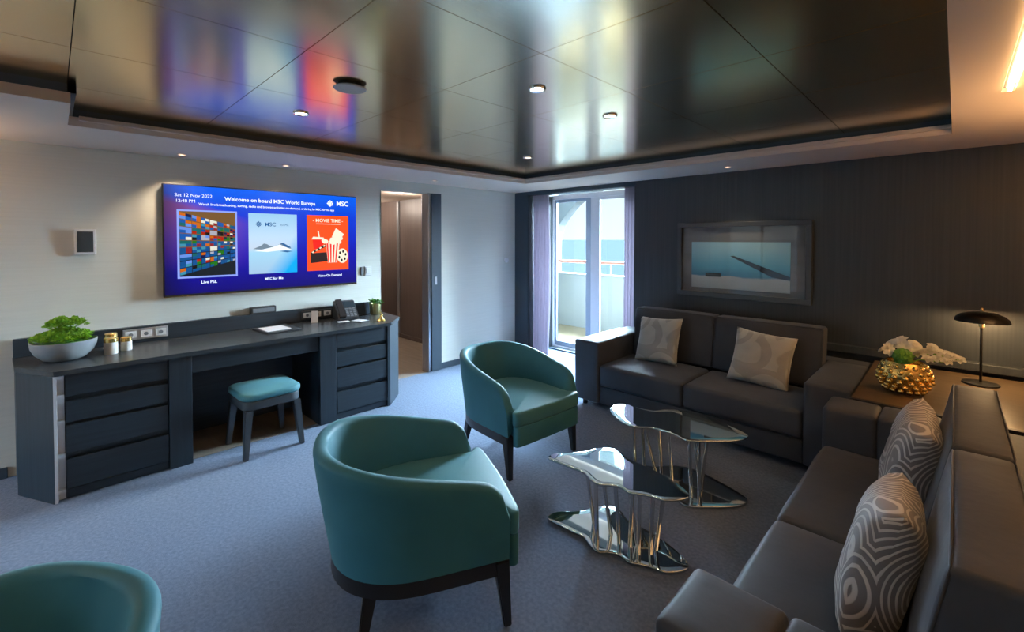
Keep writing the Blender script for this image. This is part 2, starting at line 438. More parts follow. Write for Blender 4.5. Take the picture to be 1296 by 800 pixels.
# metal ceiling panels with fine joints
xs = [.70, 1.315, 1.92, 2.53, 3.14, 3.745, 4.32]; ys = [-3.2, -2.5, -1.86, -1.22, -.58, .06, .69, 1.335, 1.975, 2.615, 3.255, 3.82]
bm = BM(); g = .0015
for i in range(len(xs) - 1):
    for j in range(len(ys) - 1):
        box(bm, xs[i] + g, xs[i + 1] - g, ys[j] + g, ys[j + 1] - g, HC, HC + .012)
obj('ceiling_panels', bm, 'metalceil', sf)
bm = BM(); box(bm, -.12, XR + .12, YR - .12, 5.1, 2.4, 2.46); box(bm, .6, 4.4, YR, 3.9, HC + .02, HC + .03); obj('ceiling_backing', bm, 'darkgap', sf)

# baseboards
bm = BM(); box(bm, 0.0, .014, 3.18, 4.42, 0, .07, .002); box(bm, 0, .014, YR, -.22, 0, .07, .002); struct('baseboard_left', bm, 'trimdark')

# sliding door edge and its jambs
bm = BM()
box(bm, -.125, .012, 3.005, 3.035, 0, 2.05, .003)
d1 = struct('door_1', bm, 'silver')
bm = BM(); box(bm, .0005, .03, 3.036, 3.172, .004, 2.045, .003); obj('door_leaf', bm, 'trimdark', d1)
bm = BM(); box(bm, .03, .034, 3.08, 3.105, 1.0, 1.09, .001); obj('door_handle', bm, 'silver', d1)
bm = BM(); box(bm, -.118, -.0, 2.405, 2.418, 0, 2.05, .002); obj('door_jamb', bm, 'whiteframe', d1)

# hall beyond the doorway
bm = BM(); box(bm, -4.2, -.12, 3.78, 3.86, 0, 2.12); struct('wall_hall', bm, 'brownwood')
bm = BM(); box(bm, -4.3, -4.2, 2.0, 3.86, 0, 2.2); box(bm, -4.2, -.12, 1.95, 2.0, 0, 2.2); struct('wall_hall_end', bm, 'brownwood')
bm = BM(); box(bm, -1.98, -1.90, 3.755, 3.78, 0, 2.10, .003); box(bm, -4.2, -.13, 3.765, 3.78, 0, .06, .002); struct('trim_3', bm, 'brownwood')
bm = BM(); box(bm, -1.90, -1.86, 3.75, 3.78, 0, 2.10, .003); struct('trim_4', bm, 'silver')
bm = BM(); box(bm, -4.3, -.12, 1.95, 3.86, 2.12, 2.2); struct('ceiling_hall', bm, 'soffit')

# ------------------------------------------------------------------ balcony window
WY = 4.95
bm = BM(); fz = 2.13
box(bm, .22, .27, WY - .03, WY + .04, 0, fz, .004); box(bm, 1.72, 1.80, WY - .03, WY + .04, 0, fz, .004)
box(bm, .27, 1.72, WY - .03, WY + .04, fz - .06, fz, .004); box(bm, .27, 1.72, WY - .03, WY + .04, 0, .035, .004)
w1 = struct('window_1', bm, 'whiteframe')
bm = BM(); y0, y1 = WY + .005, WY + .035
box(bm, .271, .30, y0, y1, .035, fz - .06, .004); box(bm, .80, .88, y0, y1, .035, fz - .06, .004); box(bm, .30, .80, y0, y1, .035, .10, .003); box(bm, .30, .80, y0, y1, fz - .10, fz - .06, .003)
lf = obj('sash', bm, 'greyframe', w1)
bm = BM(); box(bm, .30, .80, WY + .018, WY + .024, .10, fz - .10); obj('pane', bm, 'paneglass', lf)
bm = BM(); y0, y1 = WY - .028, WY + .002
box(bm, .94, 1.035, y0, y1, .035, fz - .06, .004); box(bm, 1.65, 1.72, y0, y1, .035, fz - .06, .004); box(bm, 1.035, 1.65, y0, y1, .035, .10, .003); box(bm, 1.035, 1.65, y0, y1, fz - .10, fz - .06, .003)
box(bm, .88, .94, WY + .0, WY + .03, .035, fz - .06, .002)
rf = obj('sash', bm, 'whiteframe', w1)
bm = BM(); box(bm, 1.035, 1.65, WY - .016, WY - .010, .10, fz - .10); obj('pane', bm, 'paneglass', rf)
bm = BM(); box(bm, .26, 1.80, WY - .12, WY - .032, 0, .018, .003); struct('trim_5', bm, 'trimdark')
bm = BM(); box(bm, .22, .258, 4.90, 4.95, 0, 2.2); box(bm, .0, .22, 4.9, 5.1, 0, 2.4); struct('wall_window_side', bm, 'trimdark')

bm = BM(); box(bm, -4, 5, 5.0, 6.42, -.12, -.01); struct('balcony_floor', bm, 'deck')
bm = BM(); box(bm, -14, 16, 4.96, 5.1, 2.46, 14); box(bm, -14, -.1, 4.96, 5.1, -3, 2.46); box(bm, 1.82, 16, 5.0, 5.1, -3, 2.46); struct('added_ship_facade', bm, 'hull')  # unseen ship wall, added to keep rear sky light off the balcony
bm = BM(); box(bm, -4, 5, 6.42, 6.50, -.12, .90); box(bm, -4, 5, 6.38, 6.54, .90, .925, .004)
pw = struct('balcony_parapet', bm, 'parapet')
bm = BM(); tube(bm, [(-4, 6.46, 1.13), (5, 6.46, 1.13)], .026, 12)
rl = obj('handrail', bm, 'railwood', pw, 40)
for i in range(9):
    bm = BM(); tube(bm, [(-3.6 + i * 1.28, 6.46, .92), (-3.6 + i * 1.28, 6.46, 1.11)], .010, 8); obj('rail_post', bm, 'silver', pw, 40)
# big curved screen of the hull at the side of the balcony
bm = BM()
arc = [(-1.024, 1.52), (-.985, 1.66), (-.932, 1.781), (-.85, 1.89), (-.75, 1.991), (-.66, 2.08), (-.574, 2.152), (-.47, 2.215), (-.369, 2.265), (-.1, 2.37), (.2, 2.44)]
pts = [(-4.5, .3), (-1.05, .3)] + arc + [(.3, 3.2), (-4.5, 3.2)]
lo = [bm.verts.new((x, 6.56, z)) for x, z in pts]; hi = [bm.verts.new((x, 6.76, z)) for x, z in pts]
bm.faces.new(lo); bm.faces.new(hi[::-1])
for i in range(len(pts)): bm.faces.new((lo[i], lo[(i + 1) % len(pts)], hi[(i + 1) % len(pts)], hi[i]))
struct('balcony_arch', bm, 'archgrey')
bm = BM(); box(bm, -4, 5.6, 5.0, 5.7, 2.46, 2.6); struct('added_balcony_soffit', bm, 'parapet')  # unseen overhang, added to block light from high in the sky
bm = BM(); box(bm, -4, 5.6, YR - 1.6, YR - .12, 2.46, 2.6); struct('added_rear_overhang', bm, 'parapet')  # unseen slab, added to limit sky light at the rear opening
bm = BM(); R_ = 30000
ring = [bm.verts.new((R_ * math.cos(2 * PI * i / 96), R_ * math.sin(2 * PI * i / 96), -24)) for i in range(96)]
bm.faces.new(ring); o = obj('sea', bm, 'sea'); tag(o, 'calm blue sea stretching to the horizon beyond the balcony rail', 'sea', kind='stuff')

# curtains
def curtain(x0, x1, y, z0, z1, folds, amp, label, lean=0, bulge=0):
    bm = BM(); n = folds * 10; m_ = 14; fr, bk = [], []
    for j in range(m_ + 1):
        t = j / m_; z = z0 + (z1 - z0) * t; a, b = [], []
        for i in range(n + 1):
            s = i / n
            w = 1 + bulge * math.sin(PI * (1 - t)) ** 2
            xx = x0 + (x1 - x0) * s * w + lean * (1 - t)
            yy = y + amp * math.sin(2 * PI * folds * s + .6 * math.sin(3 * t)) * (.75 + .25 * (1 - t)) + .008 * noise.noise(Vector((xx * 9, t * 3, 0)))
            a.append(bm.verts.new((xx, yy - .0015, z))); b.append(bm.verts.new((xx, yy + .0015, z)))
        fr.append(a); bk.append(b)
    for j in range(m_):
        for i in range(n):
            bm.faces.new((fr[j][i], fr[j][i + 1], fr[j + 1][i + 1], fr[j + 1][i])); bm.faces.new((bk[j][i], bk[j + 1][i], bk[j + 1][i + 1], bk[j][i + 1]))
        for i in (0, n): bm.faces.new((fr[j][i], fr[j + 1][i], bk[j + 1][i], bk[j][i]))
    for i in range(n):
        for j in (0, m_): bm.faces.new((fr[j][i], fr[j][i + 1], bk[j][i + 1], bk[j][i]))
    o = obj('curtain', bm, 'curtain', smooth=60)
    tag(o, label, 'curtain', 'curtains of the balcony window')
curtain(.262, .53, 4.51, .012, 2.10, 6, .028, 'lilac grey curtain gathered at the left side of the balcony door', bulge=.10)
curtain(1.62, 1.775, 4.54, .012, 2.10, 4, .025, 'lilac grey curtain gathered at the right side, just behind the dark sofa', lean=-.02)

# ------------------------------------------------------------------ ceiling fittings
def downlight(x, y, z, r, m, label, group, power=0, spot=75):
    t = thing('downlight', label, 'ceiling light', (x, y, z), 0, group)
    bm = BM(); lathe(bm, [(r, -.001), (r * 1.0, -.006), (r * .94, -.009), (r * .74, -.007), (r * .70, .0), (r * .70, .004)], n=28); obj('trim_ring', bm, 'chrome' if z > 2.2 else 'soffit', t, 50)
    bm = BM(); lathe(bm, [(0, -.0032), (r * .70, -.0032)], n=28); bmesh.ops.solidify(bm, geom=bm.faces[:], thickness=.002); obj('lens', bm, m, t)
    if power:
        l = bpy.data.lights.new('downlight_lamp', 'SPOT'); l.energy = power; l.color = (1, .80, .58); l.spot_size = math.radians(spot); l.spot_blend = .8; l.shadow_soft_size = .03
        lo = bpy.data.objects.new('downlight_lamp', l); C.objects.link(lo); lo.parent = t; lo.location = (0, 0, -.02)
G1 = 'downlights in the metal ceiling'
downlight(1.624, 1.005, HC, .042, 'downlight', 'downlight in the metal ceiling in front of the television reflection', G1, 5, 120)
downlight(2.861, 1.634, HC, .042, 'downlight', 'downlight in the metal ceiling nearest the camera, above the near coffee table', G1, 5, 120)
downlight(2.853, 2.281, HC, .042, 'downlight', 'downlight in the metal ceiling above the far coffee table', G1, 5, 120)
downlight(1.608, 2.934, HC, .042, 'downlightdim', 'small dim downlight in the far corner of the metal ceiling', G1, 4, 120)
downlight(3.4, -.6, HC, .042, 'downlight', 'unseen downlight added in the metal ceiling behind the camera', G1, 5, 120)  # added out of view for more light in the room
downlight(2.0, -.9, HC, .042, 'downlight', 'unseen downlight added in the metal ceiling to the rear left', G1, 5, 120)  # second unseen fill light, added like the one above
G2 = 'small lights in the soffit'
downlight(.208, .681, HS, .030, 'downlightdim', 'small spotlight in the soffit above the left edge of the television', G2, 18, 110)
downlight(.232, 1.401, HS, .030, 'downlightdim', 'small spotlight in the soffit above the middle of the television', G2, 18, 110)
downlight(.331, 2.861, HS, .030, 'downlightdim', 'small spotlight in the soffit above the doorway', G2, 10, 100)
downlight(2.875, 4.115, HS, .030, 'downlightdim', 'small spotlight in the soffit above the framed picture', G2, 12, 90)
t = thing('ceiling_speaker', 'round disc ceiling speaker hanging slightly below the metal ceiling', 'ceiling speaker', (2.265, .987, HC))
bm = BM(); lathe(bm, [(0, -.001), (.052, -.001), (.052, -.012), (0, -.012)], n=36); obj('neck', bm, 'black', t, 40)
bm = BM(); lathe(bm, [(0, -.012), (.070, -.012), (.074, -.015), (.070, -.019), (0, -.021)], n=40); obj('disc', bm, 'speakergrill', t, 40)
t = thing('strip_light', 'long warm glowing light strip in the ceiling slot above the right', 'strip light', (4.45, .2, HS + .05))
bm = BM(); box(bm, -.024, -.010, -3.0, 2.62, -.045, 0, .003); obj('housing', bm, 'silver', t)
bm = BM(); box(bm, -.0095, .004, -3.0, 2.62, -.060, -.030); obj('diffuser', bm, 'led', t)
t = thing('added_wall_light', 'added warm wall light on the right wall, out of view', 'wall light', (XR, 2.9, 1.70))  # added out of view to warm the right soffit
bm = BM(); box(bm, -.03, -.001, -.06, .06, -.12, .12, .004); obj('back_plate', bm, 'brass', t)
bm = BM(); box(bm, -.11, -.031, -.07, .07, -.09, .09, .006); obj('diffuser', bm, 'bulb', t)
l = bpy.data.lights.new('added_wall_light_lamp', 'SPOT'); l.spot_size = R(150); l.spot_blend = .6; l.energy = 80; l.color = (1, .58, .25); l.shadow_soft_size = .08
lo = bpy.data.objects.new('added_wall_light_lamp', l); C.objects.link(lo); lo.parent = t; lo.location = (-.2, 0, -.1); lo.rotation_euler = (PI, 0, 0)

t = thing('added_floor_lamp', 'slim uplighter added out of view at the rear left as fill light', 'added floor lamp', (.50, -1.15, 0))  # unseen lamp, added to brighten the left soffit and ceiling
bm = BM(); lathe(bm, [(0, 0), (.14, 0), (.14, .015), (.02, .022), (0, .022)], n=32); obj('base', bm, 'lampblack', t, 40)
bm = BM(); tube(bm, [(0, 0, .022), (0, 0, 1.66)], .012, 14); obj('pole', bm, 'lampblack', t, 50)
bm = BM(); lathe(bm, [(0, 1.66), (.05, 1.662), (.13, 1.70), (.17, 1.75), (.165, 1.75), (.125, 1.706), (.05, 1.668), (0, 1.666)], n=32); obj('lamp_shade', bm, 'lampblack', t, 50)
bm = BM(); lathe(bm, [(0, 1.67), (.03, 1.68), (.035, 1.70), (0, 1.72)], n=20); obj('bulb', bm, 'bulb', t, 50)
l = bpy.data.lights.new('added_uplight', 'SPOT'); l.spot_size = R(150); l.spot_blend = .5; l.energy = 80; l.color = (1, .72, .45); l.shadow_soft_size = .06
lo = bpy.data.objects.new('added_uplight', l); C.objects.link(lo); lo.parent = t; lo.location = (0, 0, 1.73); lo.rotation_euler = (PI, 0, 0)

# ------------------------------------------------------------------ television
TX = .06
tv = thing('television', 'large flat television on the pale wall showing a blue welcome page', 'television', (0, 0, 0))
bm = BM(); box(bm, .028, .058, .582, 2.116, 1.085, 1.942, .004); obj('housing', bm, 'black', tv)
bm = BM(); box(bm, .0005, .028, 1.0, 1.7, 1.3, 1.7); obj('wall_bracket', bm, 'black', tv)
bm = BM(); box(bm, .0585, .060, .590, 2.108, 1.098, 1.934); scr = obj('screen', bm, 'screenblue', tv)
bm = BM(); box(bm, .030, .0595, .582, 2.116, 1.079, 1.0845, .001); obj('bottom_edge', bm, 'brass', tv)
text_mesh('lettering', 'Sat 12 Nov 2022', .036, .656, 1.850, TX + .001, 'screenwhite', scr)
text_mesh('lettering', '12:48 PM', .034, .660, 1.806, TX + .001, 'screenwhite', scr)
text_mesh('lettering', 'Welcome on board MSC World Europa', .0445, 1.35, 1.835, TX + .001, 'screenwhite', scr, 'CENTER', .0008)
text_mesh('lettering', 'Watch live broadcasting, surfing, radio and browse activities on-demand, ordering by MSC for me app', .0262, 1.35, 1.789, TX + .001, 'screenwhite', scr, 'CENTER', .0004)
text_mesh('lettering', 'MSC', .062, 1.912, 1.842, TX + .001, 'screenwhite', scr, 'LEFT', .001)
def star(cy, cz, r, x, m, parent):
    bm = BM()
    for k in range(8):
        a = k * PI / 4; rr = r if k % 2 == 0 else r * .82
        p = (cy + rr * .62 * math.cos(a), cz + rr * .62 * math.sin(a)); q = r * .30
        plate(bm, x, [(p[0] + q * math.cos(a), p[1] + q * math.sin(a)), (p[0] + q * .8 * math.cos(a + PI / 2), p[1] + q * .8 * math.sin(a + PI / 2)),
                      (p[0] - q * math.cos(a), p[1] - q * math.sin(a)), (p[0] - q * .8 * math.cos(a + PI / 2), p[1] - q * .8 * math.sin(a + PI / 2))], .0004)
    plate(bm, x, [(cy + r * .3 * math.cos(k * PI / 4), cz + r * .3 * math.sin(k * PI / 4)) for k in range(8)], .0004)
    return obj('emblem', bm, m, parent)
star(1.852, 1.860, .036, TX + .0012, 'screenwhite', scr)
text_mesh('lettering', 'Live PSL', .032, .872, 1.172, TX + .001, 'screenwhite', scr, 'CENTER', .0006)
text_mesh('lettering', 'MSC for Me', .030, 1.353, 1.170, TX + .001, 'screenwhite', scr, 'CENTER', .0006)
text_mesh('lettering', 'Video On Demand', .030, 1.846, 1.170, TX + .001, 'screenwhite', scr, 'CENTER', .0006)
# card one: wall of small pictures in perspective
c1 = obj('picture_card', plate(BM(), TX + .001, [(.668, 1.218), (1.073, 1.218), (1.073, 1.750), (.668, 1.750)], .0008), 'screenborder', scr)
bm = BM(); plate(bm, TX + .0016, [(.682, 1.45), (1.060, 1.45), (1.060, 1.738), (.682, 1.738)], .0004)
obj('backdrop', bm, 'screenbrown', c1)
bm = BM(); plate(bm, TX + .0016, [(.682, 1.232), (1.060, 1.232), (1.060, 1.452), (.682, 1.452)], .0004)
obj('backdrop', bm, 'screendark', c1)
bm = BM(); cl = bm.loops.layers.color.new('Col')
pal = [(.6, .1, .02), (.05, .3, .6), (.1, .4, .08), (.6, .6, .65), (.02, .06, .25), (.7, .35, .05), (.2, .5, .6), (.05, .35, .35), (.5, .1, .15), (.35, .5, .8), (.02, .02, .03), (.8, .8, .75), (.0, .25, .5)]
ycol = [.682, .762, .822, .880, .932, .976, 1.019, 1.060]; rows = 9
top = lambda y: 1.735 - (y - .682) / .378 * .105
bot = lambda y: 1.238 + (y - .682) / .378 * .110
for i in range(7):
    for j in range(rows):
        ya, yb = ycol[i] + .002, ycol[i + 1] - .002
        def zz_(y, k): return bot(y) + (top(y) - bot(y)) * k / rows
        e = .003
        for sx_ in range(2):
            for sz_ in range(2):
                y_a = ya + (yb - ya) * sx_ / 2; y_b = ya + (yb - ya) * (sx_ + 1) / 2
                za0 = zz_(y_a, j + sz_ / 2) + (e if sz_ == 0 else 0); zb0 = zz_(y_b, j + sz_ / 2) + (e if sz_ == 0 else 0)
                za1 = zz_(y_a, j + (sz_ + 1) / 2) - (e if sz_ == 1 else 0); zb1 = zz_(y_b, j + (sz_ + 1) / 2) - (e if sz_ == 1 else 0)
                if sx_ == 0 and sz_ == 0: base_c = random.choice(pal)
                f_ = bm.faces.new([bm.verts.new((TX + .0024, y_a, za0)), bm.verts.new((TX + .0024, y_b, zb0)), bm.verts.new((TX + .0024, y_b, zb1)), bm.verts.new((TX + .0024, y_a, za1))])
                cc = base_c if random.random() < .6 else random.choice(pal)
                if j < 5 and random.random() < .45: cc = (.03, .28, .5)
                for lp in f_.loops: lp[cl] = (cc[0], cc[1], cc[2], 1)
obj('mosaic', bm, 'screenmosaic', c1)
# card two: pale sky and island
c2 = obj('picture_card', plate(BM(), TX + .001, [(1.157, 1.226), (1.547, 1.226), (1.547, 1.742), (1.157, 1.742)], .0008), 'screensky', scr)
star(1.235, 1.650, .028, TX + .0018, 'screennavy', c2)
text_mesh('lettering', 'MSC', .046, 1.282, 1.634, TX + .0018, 'screennavy', c2, 'LEFT', .0008)
text_mesh('lettering', 'for Me', .026, 1.405, 1.638, TX + .0018, 'screennavy', c2, 'LEFT')
bm = BM(); plate(bm, TX + .0018, [(1.19, 1.438), (1.22, 1.452), (1.25, 1.465), (1.275, 1.485), (1.30, 1.478), (1.33, 1.458), (1.37, 1.465), (1.41, 1.482), (1.44, 1.478), (1.46, 1.455), (1.50, 1.438), (1.44, 1.432), (1.30, 1.430)], .0004)
obj('island', bm, 'screenisle', c2)
bm = BM(); plate(bm, TX + .0022, [(1.40, 1.490), (1.43, 1.488), (1.49, 1.452), (1.495, 1.444), (1.46, 1.450)], .0003); plate(bm, TX + .0022, [(1.40, 1.416), (1.45, 1.422), (1.51, 1.414), (1.46, 1.406)], .0003)
obj('ship', bm, 'screennavy', c2)
bm = BM(); plate(bm, TX + .0024, [(1.20, 1.420), (1.24, 1.428), (1.34, 1.452), (1.40, 1.475), (1.44, 1.455), (1.50, 1.43), (1.40, 1.424), (1.3, 1.412)], .0003)
obj('foam', bm, 'screenwhite', c2)
# card three: film night poster
c3 = obj('picture_card', plate(BM(), TX + .001, [(1.636, 1.229), (2.029, 1.229), (2.029, 1.743), (1.636, 1.743)], .0008), 'screenorange', scr)
text_mesh('lettering', '- MOVIE TIME -', .044, 1.832, 1.682, TX + .0018, 'screencream', c3, 'CENTER', .0006)
bm = BM(); plate(bm, TX + .0014, [(1.72, 1.662), (1.95, 1.662), (1.95, 1.667), (1.72, 1.667)], .0003); obj('rule', bm, 'screencream', c3)
e = TX + .0018
bm = BM(); plate(bm, e, [(1.825, 1.300), (1.915, 1.300), (1.940, 1.485), (1.812, 1.485)], .0003); bk_ = obj('bucket', bm, 'screencream', c3)
bm = BM()
for k in range(4):
    a0, a1 = k / 4 + .02, k / 4 + .14
    plate(bm, e + .0005, [(1.825 + .09 * a0, 1.302), (1.825 + .09 * a1, 1.302), (1.812 + .128 * a1, 1.483), (1.812 + .128 * a0, 1.483)], .0003)
obj('stripes', bm, 'screenred', c3)
bm = BM()
for k in range(16):
    cy_, cz_ = 1.785 + random.random() * .17, 1.488 + random.random() * .045
    plate(bm, e + .0008 + k * .00003, [(cy_ + .022 * math.cos(a * PI / 4), cz_ + .020 * math.sin(a * PI / 4)) for a in range(8)], .0003)
plate(bm, e + .0016, [(1.865, 1.545), (1.905, 1.628), (1.985, 1.570), (1.955, 1.530), (1.90, 1.50)], .0003)
obj('popcorn', bm, 'screencream', c3)
bm = BM(); plate(bm, e, [(1.695, 1.43), (1.775, 1.43), (1.785, 1.520), (1.685, 1.520)], .0003); cup = obj('cup', bm, 'screenred', c3)
bm = BM(); plate(bm, e + .0005, [(1.675, 1.520), (1.795, 1.520), (1.785, 1.538), (1.690, 1.545)], .0003); plate(bm, e + .0005, [(1.742, 1.54), (1.752, 1.54), (1.742, 1.60), (1.730, 1.60)], .0003)
obj('cup_lid', bm, 'screencream', c3)
bm = BM(); plate(bm, e + .0006, [(1.665, 1.300), (1.825, 1.315), (1.815, 1.400), (1.668, 1.392)], .0003); plate(bm, e + .0006, [(1.665, 1.398), (1.80, 1.475), (1.808, 1.452), (1.672, 1.385)], .0003)
obj('clapperboard', bm, 'screenblack', c3)
bm = BM()
for k in range(4): plate(bm, e + .0012, [(1.675 + k * .034, 1.400 + k * .019), (1.69 + k * .034, 1.412 + k * .019), (1.70 + k * .034, 1.405 + k * .019), (1.688 + k * .034, 1.392 + k * .019)], .0003)
obj('clapper_stripes', bm, 'screencream', c3)
bm = BM(); plate(bm, e + .0004, [(1.968 + .054 * math.cos(a * PI / 12), 1.362 + .070 * math.sin(a * PI / 12)) for a in range(24)], .0003); rl_ = obj('film_reel', bm, 'screencream', c3)
bm = BM()
for k in range(6):
    a = k * PI / 3 + .3; cy_, cz_ = 1.968 + .033 * math.cos(a), 1.362 + .043 * math.sin(a)
    plate(bm, e + .0009, [(cy_ + .010 * math.cos(b * PI / 4), cz_ + .014 * math.sin(b * PI / 4)) for b in range(8)], .0003)
obj('reel_holes', bm, 'screenblack', c3)

# wall fittings
t = thing('wall_tablet', 'small control tablet in a white frame on the pale wall, left of the television', 'wall tablet', (0, 0, 0))
bm = BM(); box(bm, .0005, .03, .105, .215, 1.415, 1.590, .004); obj('frame', bm, 'whiteplastic', t)
bm = BM(); box(bm, .0302, .032, .119, .201, 1.432, 1.574, .001); obj('screen', bm, 'walltab', t)
t = thing('light_switch', 'white switch plate between the television and the doorway', 'switch', (0, 0, 0))
bm = BM(); box(bm, .0005, .012, 2.225, 2.30, 1.150, 1.245, .003); obj('plate', bm, 'whiteplastic', t)
bm = BM(); box(bm, .0122, .018, 2.24, 2.285, 1.170, 1.225, .002); obj('rocker', bm, 'whiteplastic', t)
bm = BM(); box(bm, .0005, .012, 2.185, 2.212, 1.155, 1.240, .003); obj('key_slot', bm, 'phonegrey', t)
t = thing('thermostat', 'small round white thermostat near the dark corner post', 'thermostat', (0, 4.26, 1.245))
bm = BM()
lathe(bm, [(0, 0.0005), (.036, .0005), (.036, .012), (.030, .018), (0, .018)], n=28)
for v in bm.verts: v.co = Vector((v.co.z, v.co.x, v.co.y))
obj('body', bm, 'whiteplastic', t, 40)
bm = BM(); lathe(bm, [(0, .0182), (.012, .0182), (.012, .022), (0, .022)], n=20)
for v in bm.verts: v.co = Vector((v.co.z, v.co.x, v.co.y))
obj('dial', bm, 'whiteplastic', t, 40)

# ------------------------------------------------------------------ desk units
DZ = .765
t = thing('desk', 'long dark desk worktop with chamfered ends and an upstand against the wall', 'desk')
desk = t
out = [(.002, -.19), (.345, -.168), (.648, -.006), (.648, 2.15), (.425, 2.372), (.002, 2.41)]
bm = BM(); prism(bm, out, DZ - .03, DZ); bmesh.ops.bevel(bm, geom=bm.edges[:], offset=.003, segments=2, affect='EDGES'); obj('worktop', bm, 'desktop', t)
bm = BM(); box(bm, .002, .042, -.185, 2.36, DZ + .001, .882, .003); obj('upstand', bm, 'deskwood', t)
bm = BM(); box(bm, .57, .608, .652, 1.508, .612, .733, .003); dd = obj('drawer', bm, 'deskwood', t)
bm = BM(); box(bm, .06, .57, .66, 1.50, .64, .70); obj('drawer_box', bm, 'black', dd)
bm = BM(); box(bm, .01, .03, .652, 1.508, 0, .733); obj('modesty_panel', bm, 'deskwood', t)
bm = BM(); box(bm, .031, .56, .652, 1.508, .0, .004); obj('floor_plate', bm, 'hallfloor', t)

def drawers(t, y0, y1):
    for z0, z1 in ((.606, .733), (.452, .574), (.272, .432), (.062, .236)):
        bm = BM(); box(bm, .598, .620, y0, y1, z0, z1, .003)
        d_ = obj('drawer', bm, 'deskwood', t)
    bm = BM(); box(bm, .575, .606, y0, y1, .004, .056, .002); obj('plinth', bm, 'deskwood', t)
t = thing('drawer_cabinet', 'left dark desk cabinet with four drawers and a pale open corner niche', 'drawer cabinet', group='desk cabinets')
bm = BM(); prism(bm, [(.004, -.183), (.335, -.160), (.590, -.024), (.590, .036), (.590, .65), (.004, .65)], 0, .734); obj('body', bm, 'deskwoodv', t)
bm = BM(); prism(bm, [(.340, -.160), (.345, -.164), (.640, -.010), (.622, -.008), (.592, -.026)], 0, .734); obj('end_panel', bm, 'deskwoodv', t)
drawers(t, .040, .520)
bm = BM(); box(bm, .592, .628, .524, .65, .002, .734, .003); obj('side_panel', bm, 'deskwoodv', t)
bm = BM(); prism(bm, [(.592, -.020), (.622, -.006), (.640, -.009), (.640, .004), (.592, .006)], .002, .734)
for z in (.05, .255, .452, .598, .715): box(bm, .592, .634, .004, .036, z, z + .018)
box(bm, .5905, .596, .004, .036, .002, .734)
obj('open_niche', bm, 'nichepale', t)
t = thing('drawer_cabinet', 'right dark desk cabinet with four drawers beside the doorway', 'drawer cabinet', group='desk cabinets')
bm = BM(); prism(bm, [(.004, 1.51), (.590, 1.51), (.590, 2.13), (.580, 2.14), (.400, 2.345), (.004, 2.385)], 0, .734); obj('body', bm, 'deskwoodv', t)
bm = BM(); box(bm, .592, .628, 1.51, 1.648, .002, .734, .003); obj('side_panel', bm, 'deskwoodv', t)
drawers(t, 1.655, 2.118)
bm = BM(); prism(bm, [(.592, 2.122), (.628, 2.122), (.628, 2.148), (.415, 2.362), (.400, 2.347)], .002, .734); obj('end_panel', bm, 'deskwoodv', t)

# stool
t = thing('stool', 'low upholstered teal stool with dark legs at the desk knee space', 'stool', (.65, 1.09, 0), math.radians(2))
bm = BM(); slab(bm, roundrect(-.205, .205, -.205, .205, .09), .395, .445, .020, .016); obj('seat', bm, 'tealseat', t, 60)
bm = BM(); slab(bm, roundrect(-.195, .195, -.195, .195, .08), .335, .3945, .006); obj('seat_frame', bm, 'stoolwood', t, 50)
def leg(bm, tx, ty, bx, by, z1, wt, wb, z0=0):
    a = [bm.verts.new((bx + sx * wb / 2, by + sy * wb / 2, z0)) for sx, sy in ((-1, -1), (1, -1), (1, 1), (-1, 1))]
    b = [bm.verts.new((tx + sx * wt / 2, ty + sy * wt / 2, z1)) for sx, sy in ((-1, -1), (1, -1), (1, 1), (-1, 1))]
    fs = [bm.faces.new(a[::-1]), bm.faces.new(b)] + [bm.faces.new((a[i], a[(i + 1) % 4], b[(i + 1) % 4], b[i])) for i in range(4)]
    bmesh.ops.bevel(bm, geom=list({e for f in fs for e in f.edges}), offset=wb * .14, segments=2, affect='EDGES')
    return bm
for sx in (-1, 1):
    for sy in (-1, 1):
        bm = BM(); leg(bm, sx * .160, sy * .160, sx * .190, sy * .190, .336, .052, .032); obj('leg', bm, 'stoolwood', t)

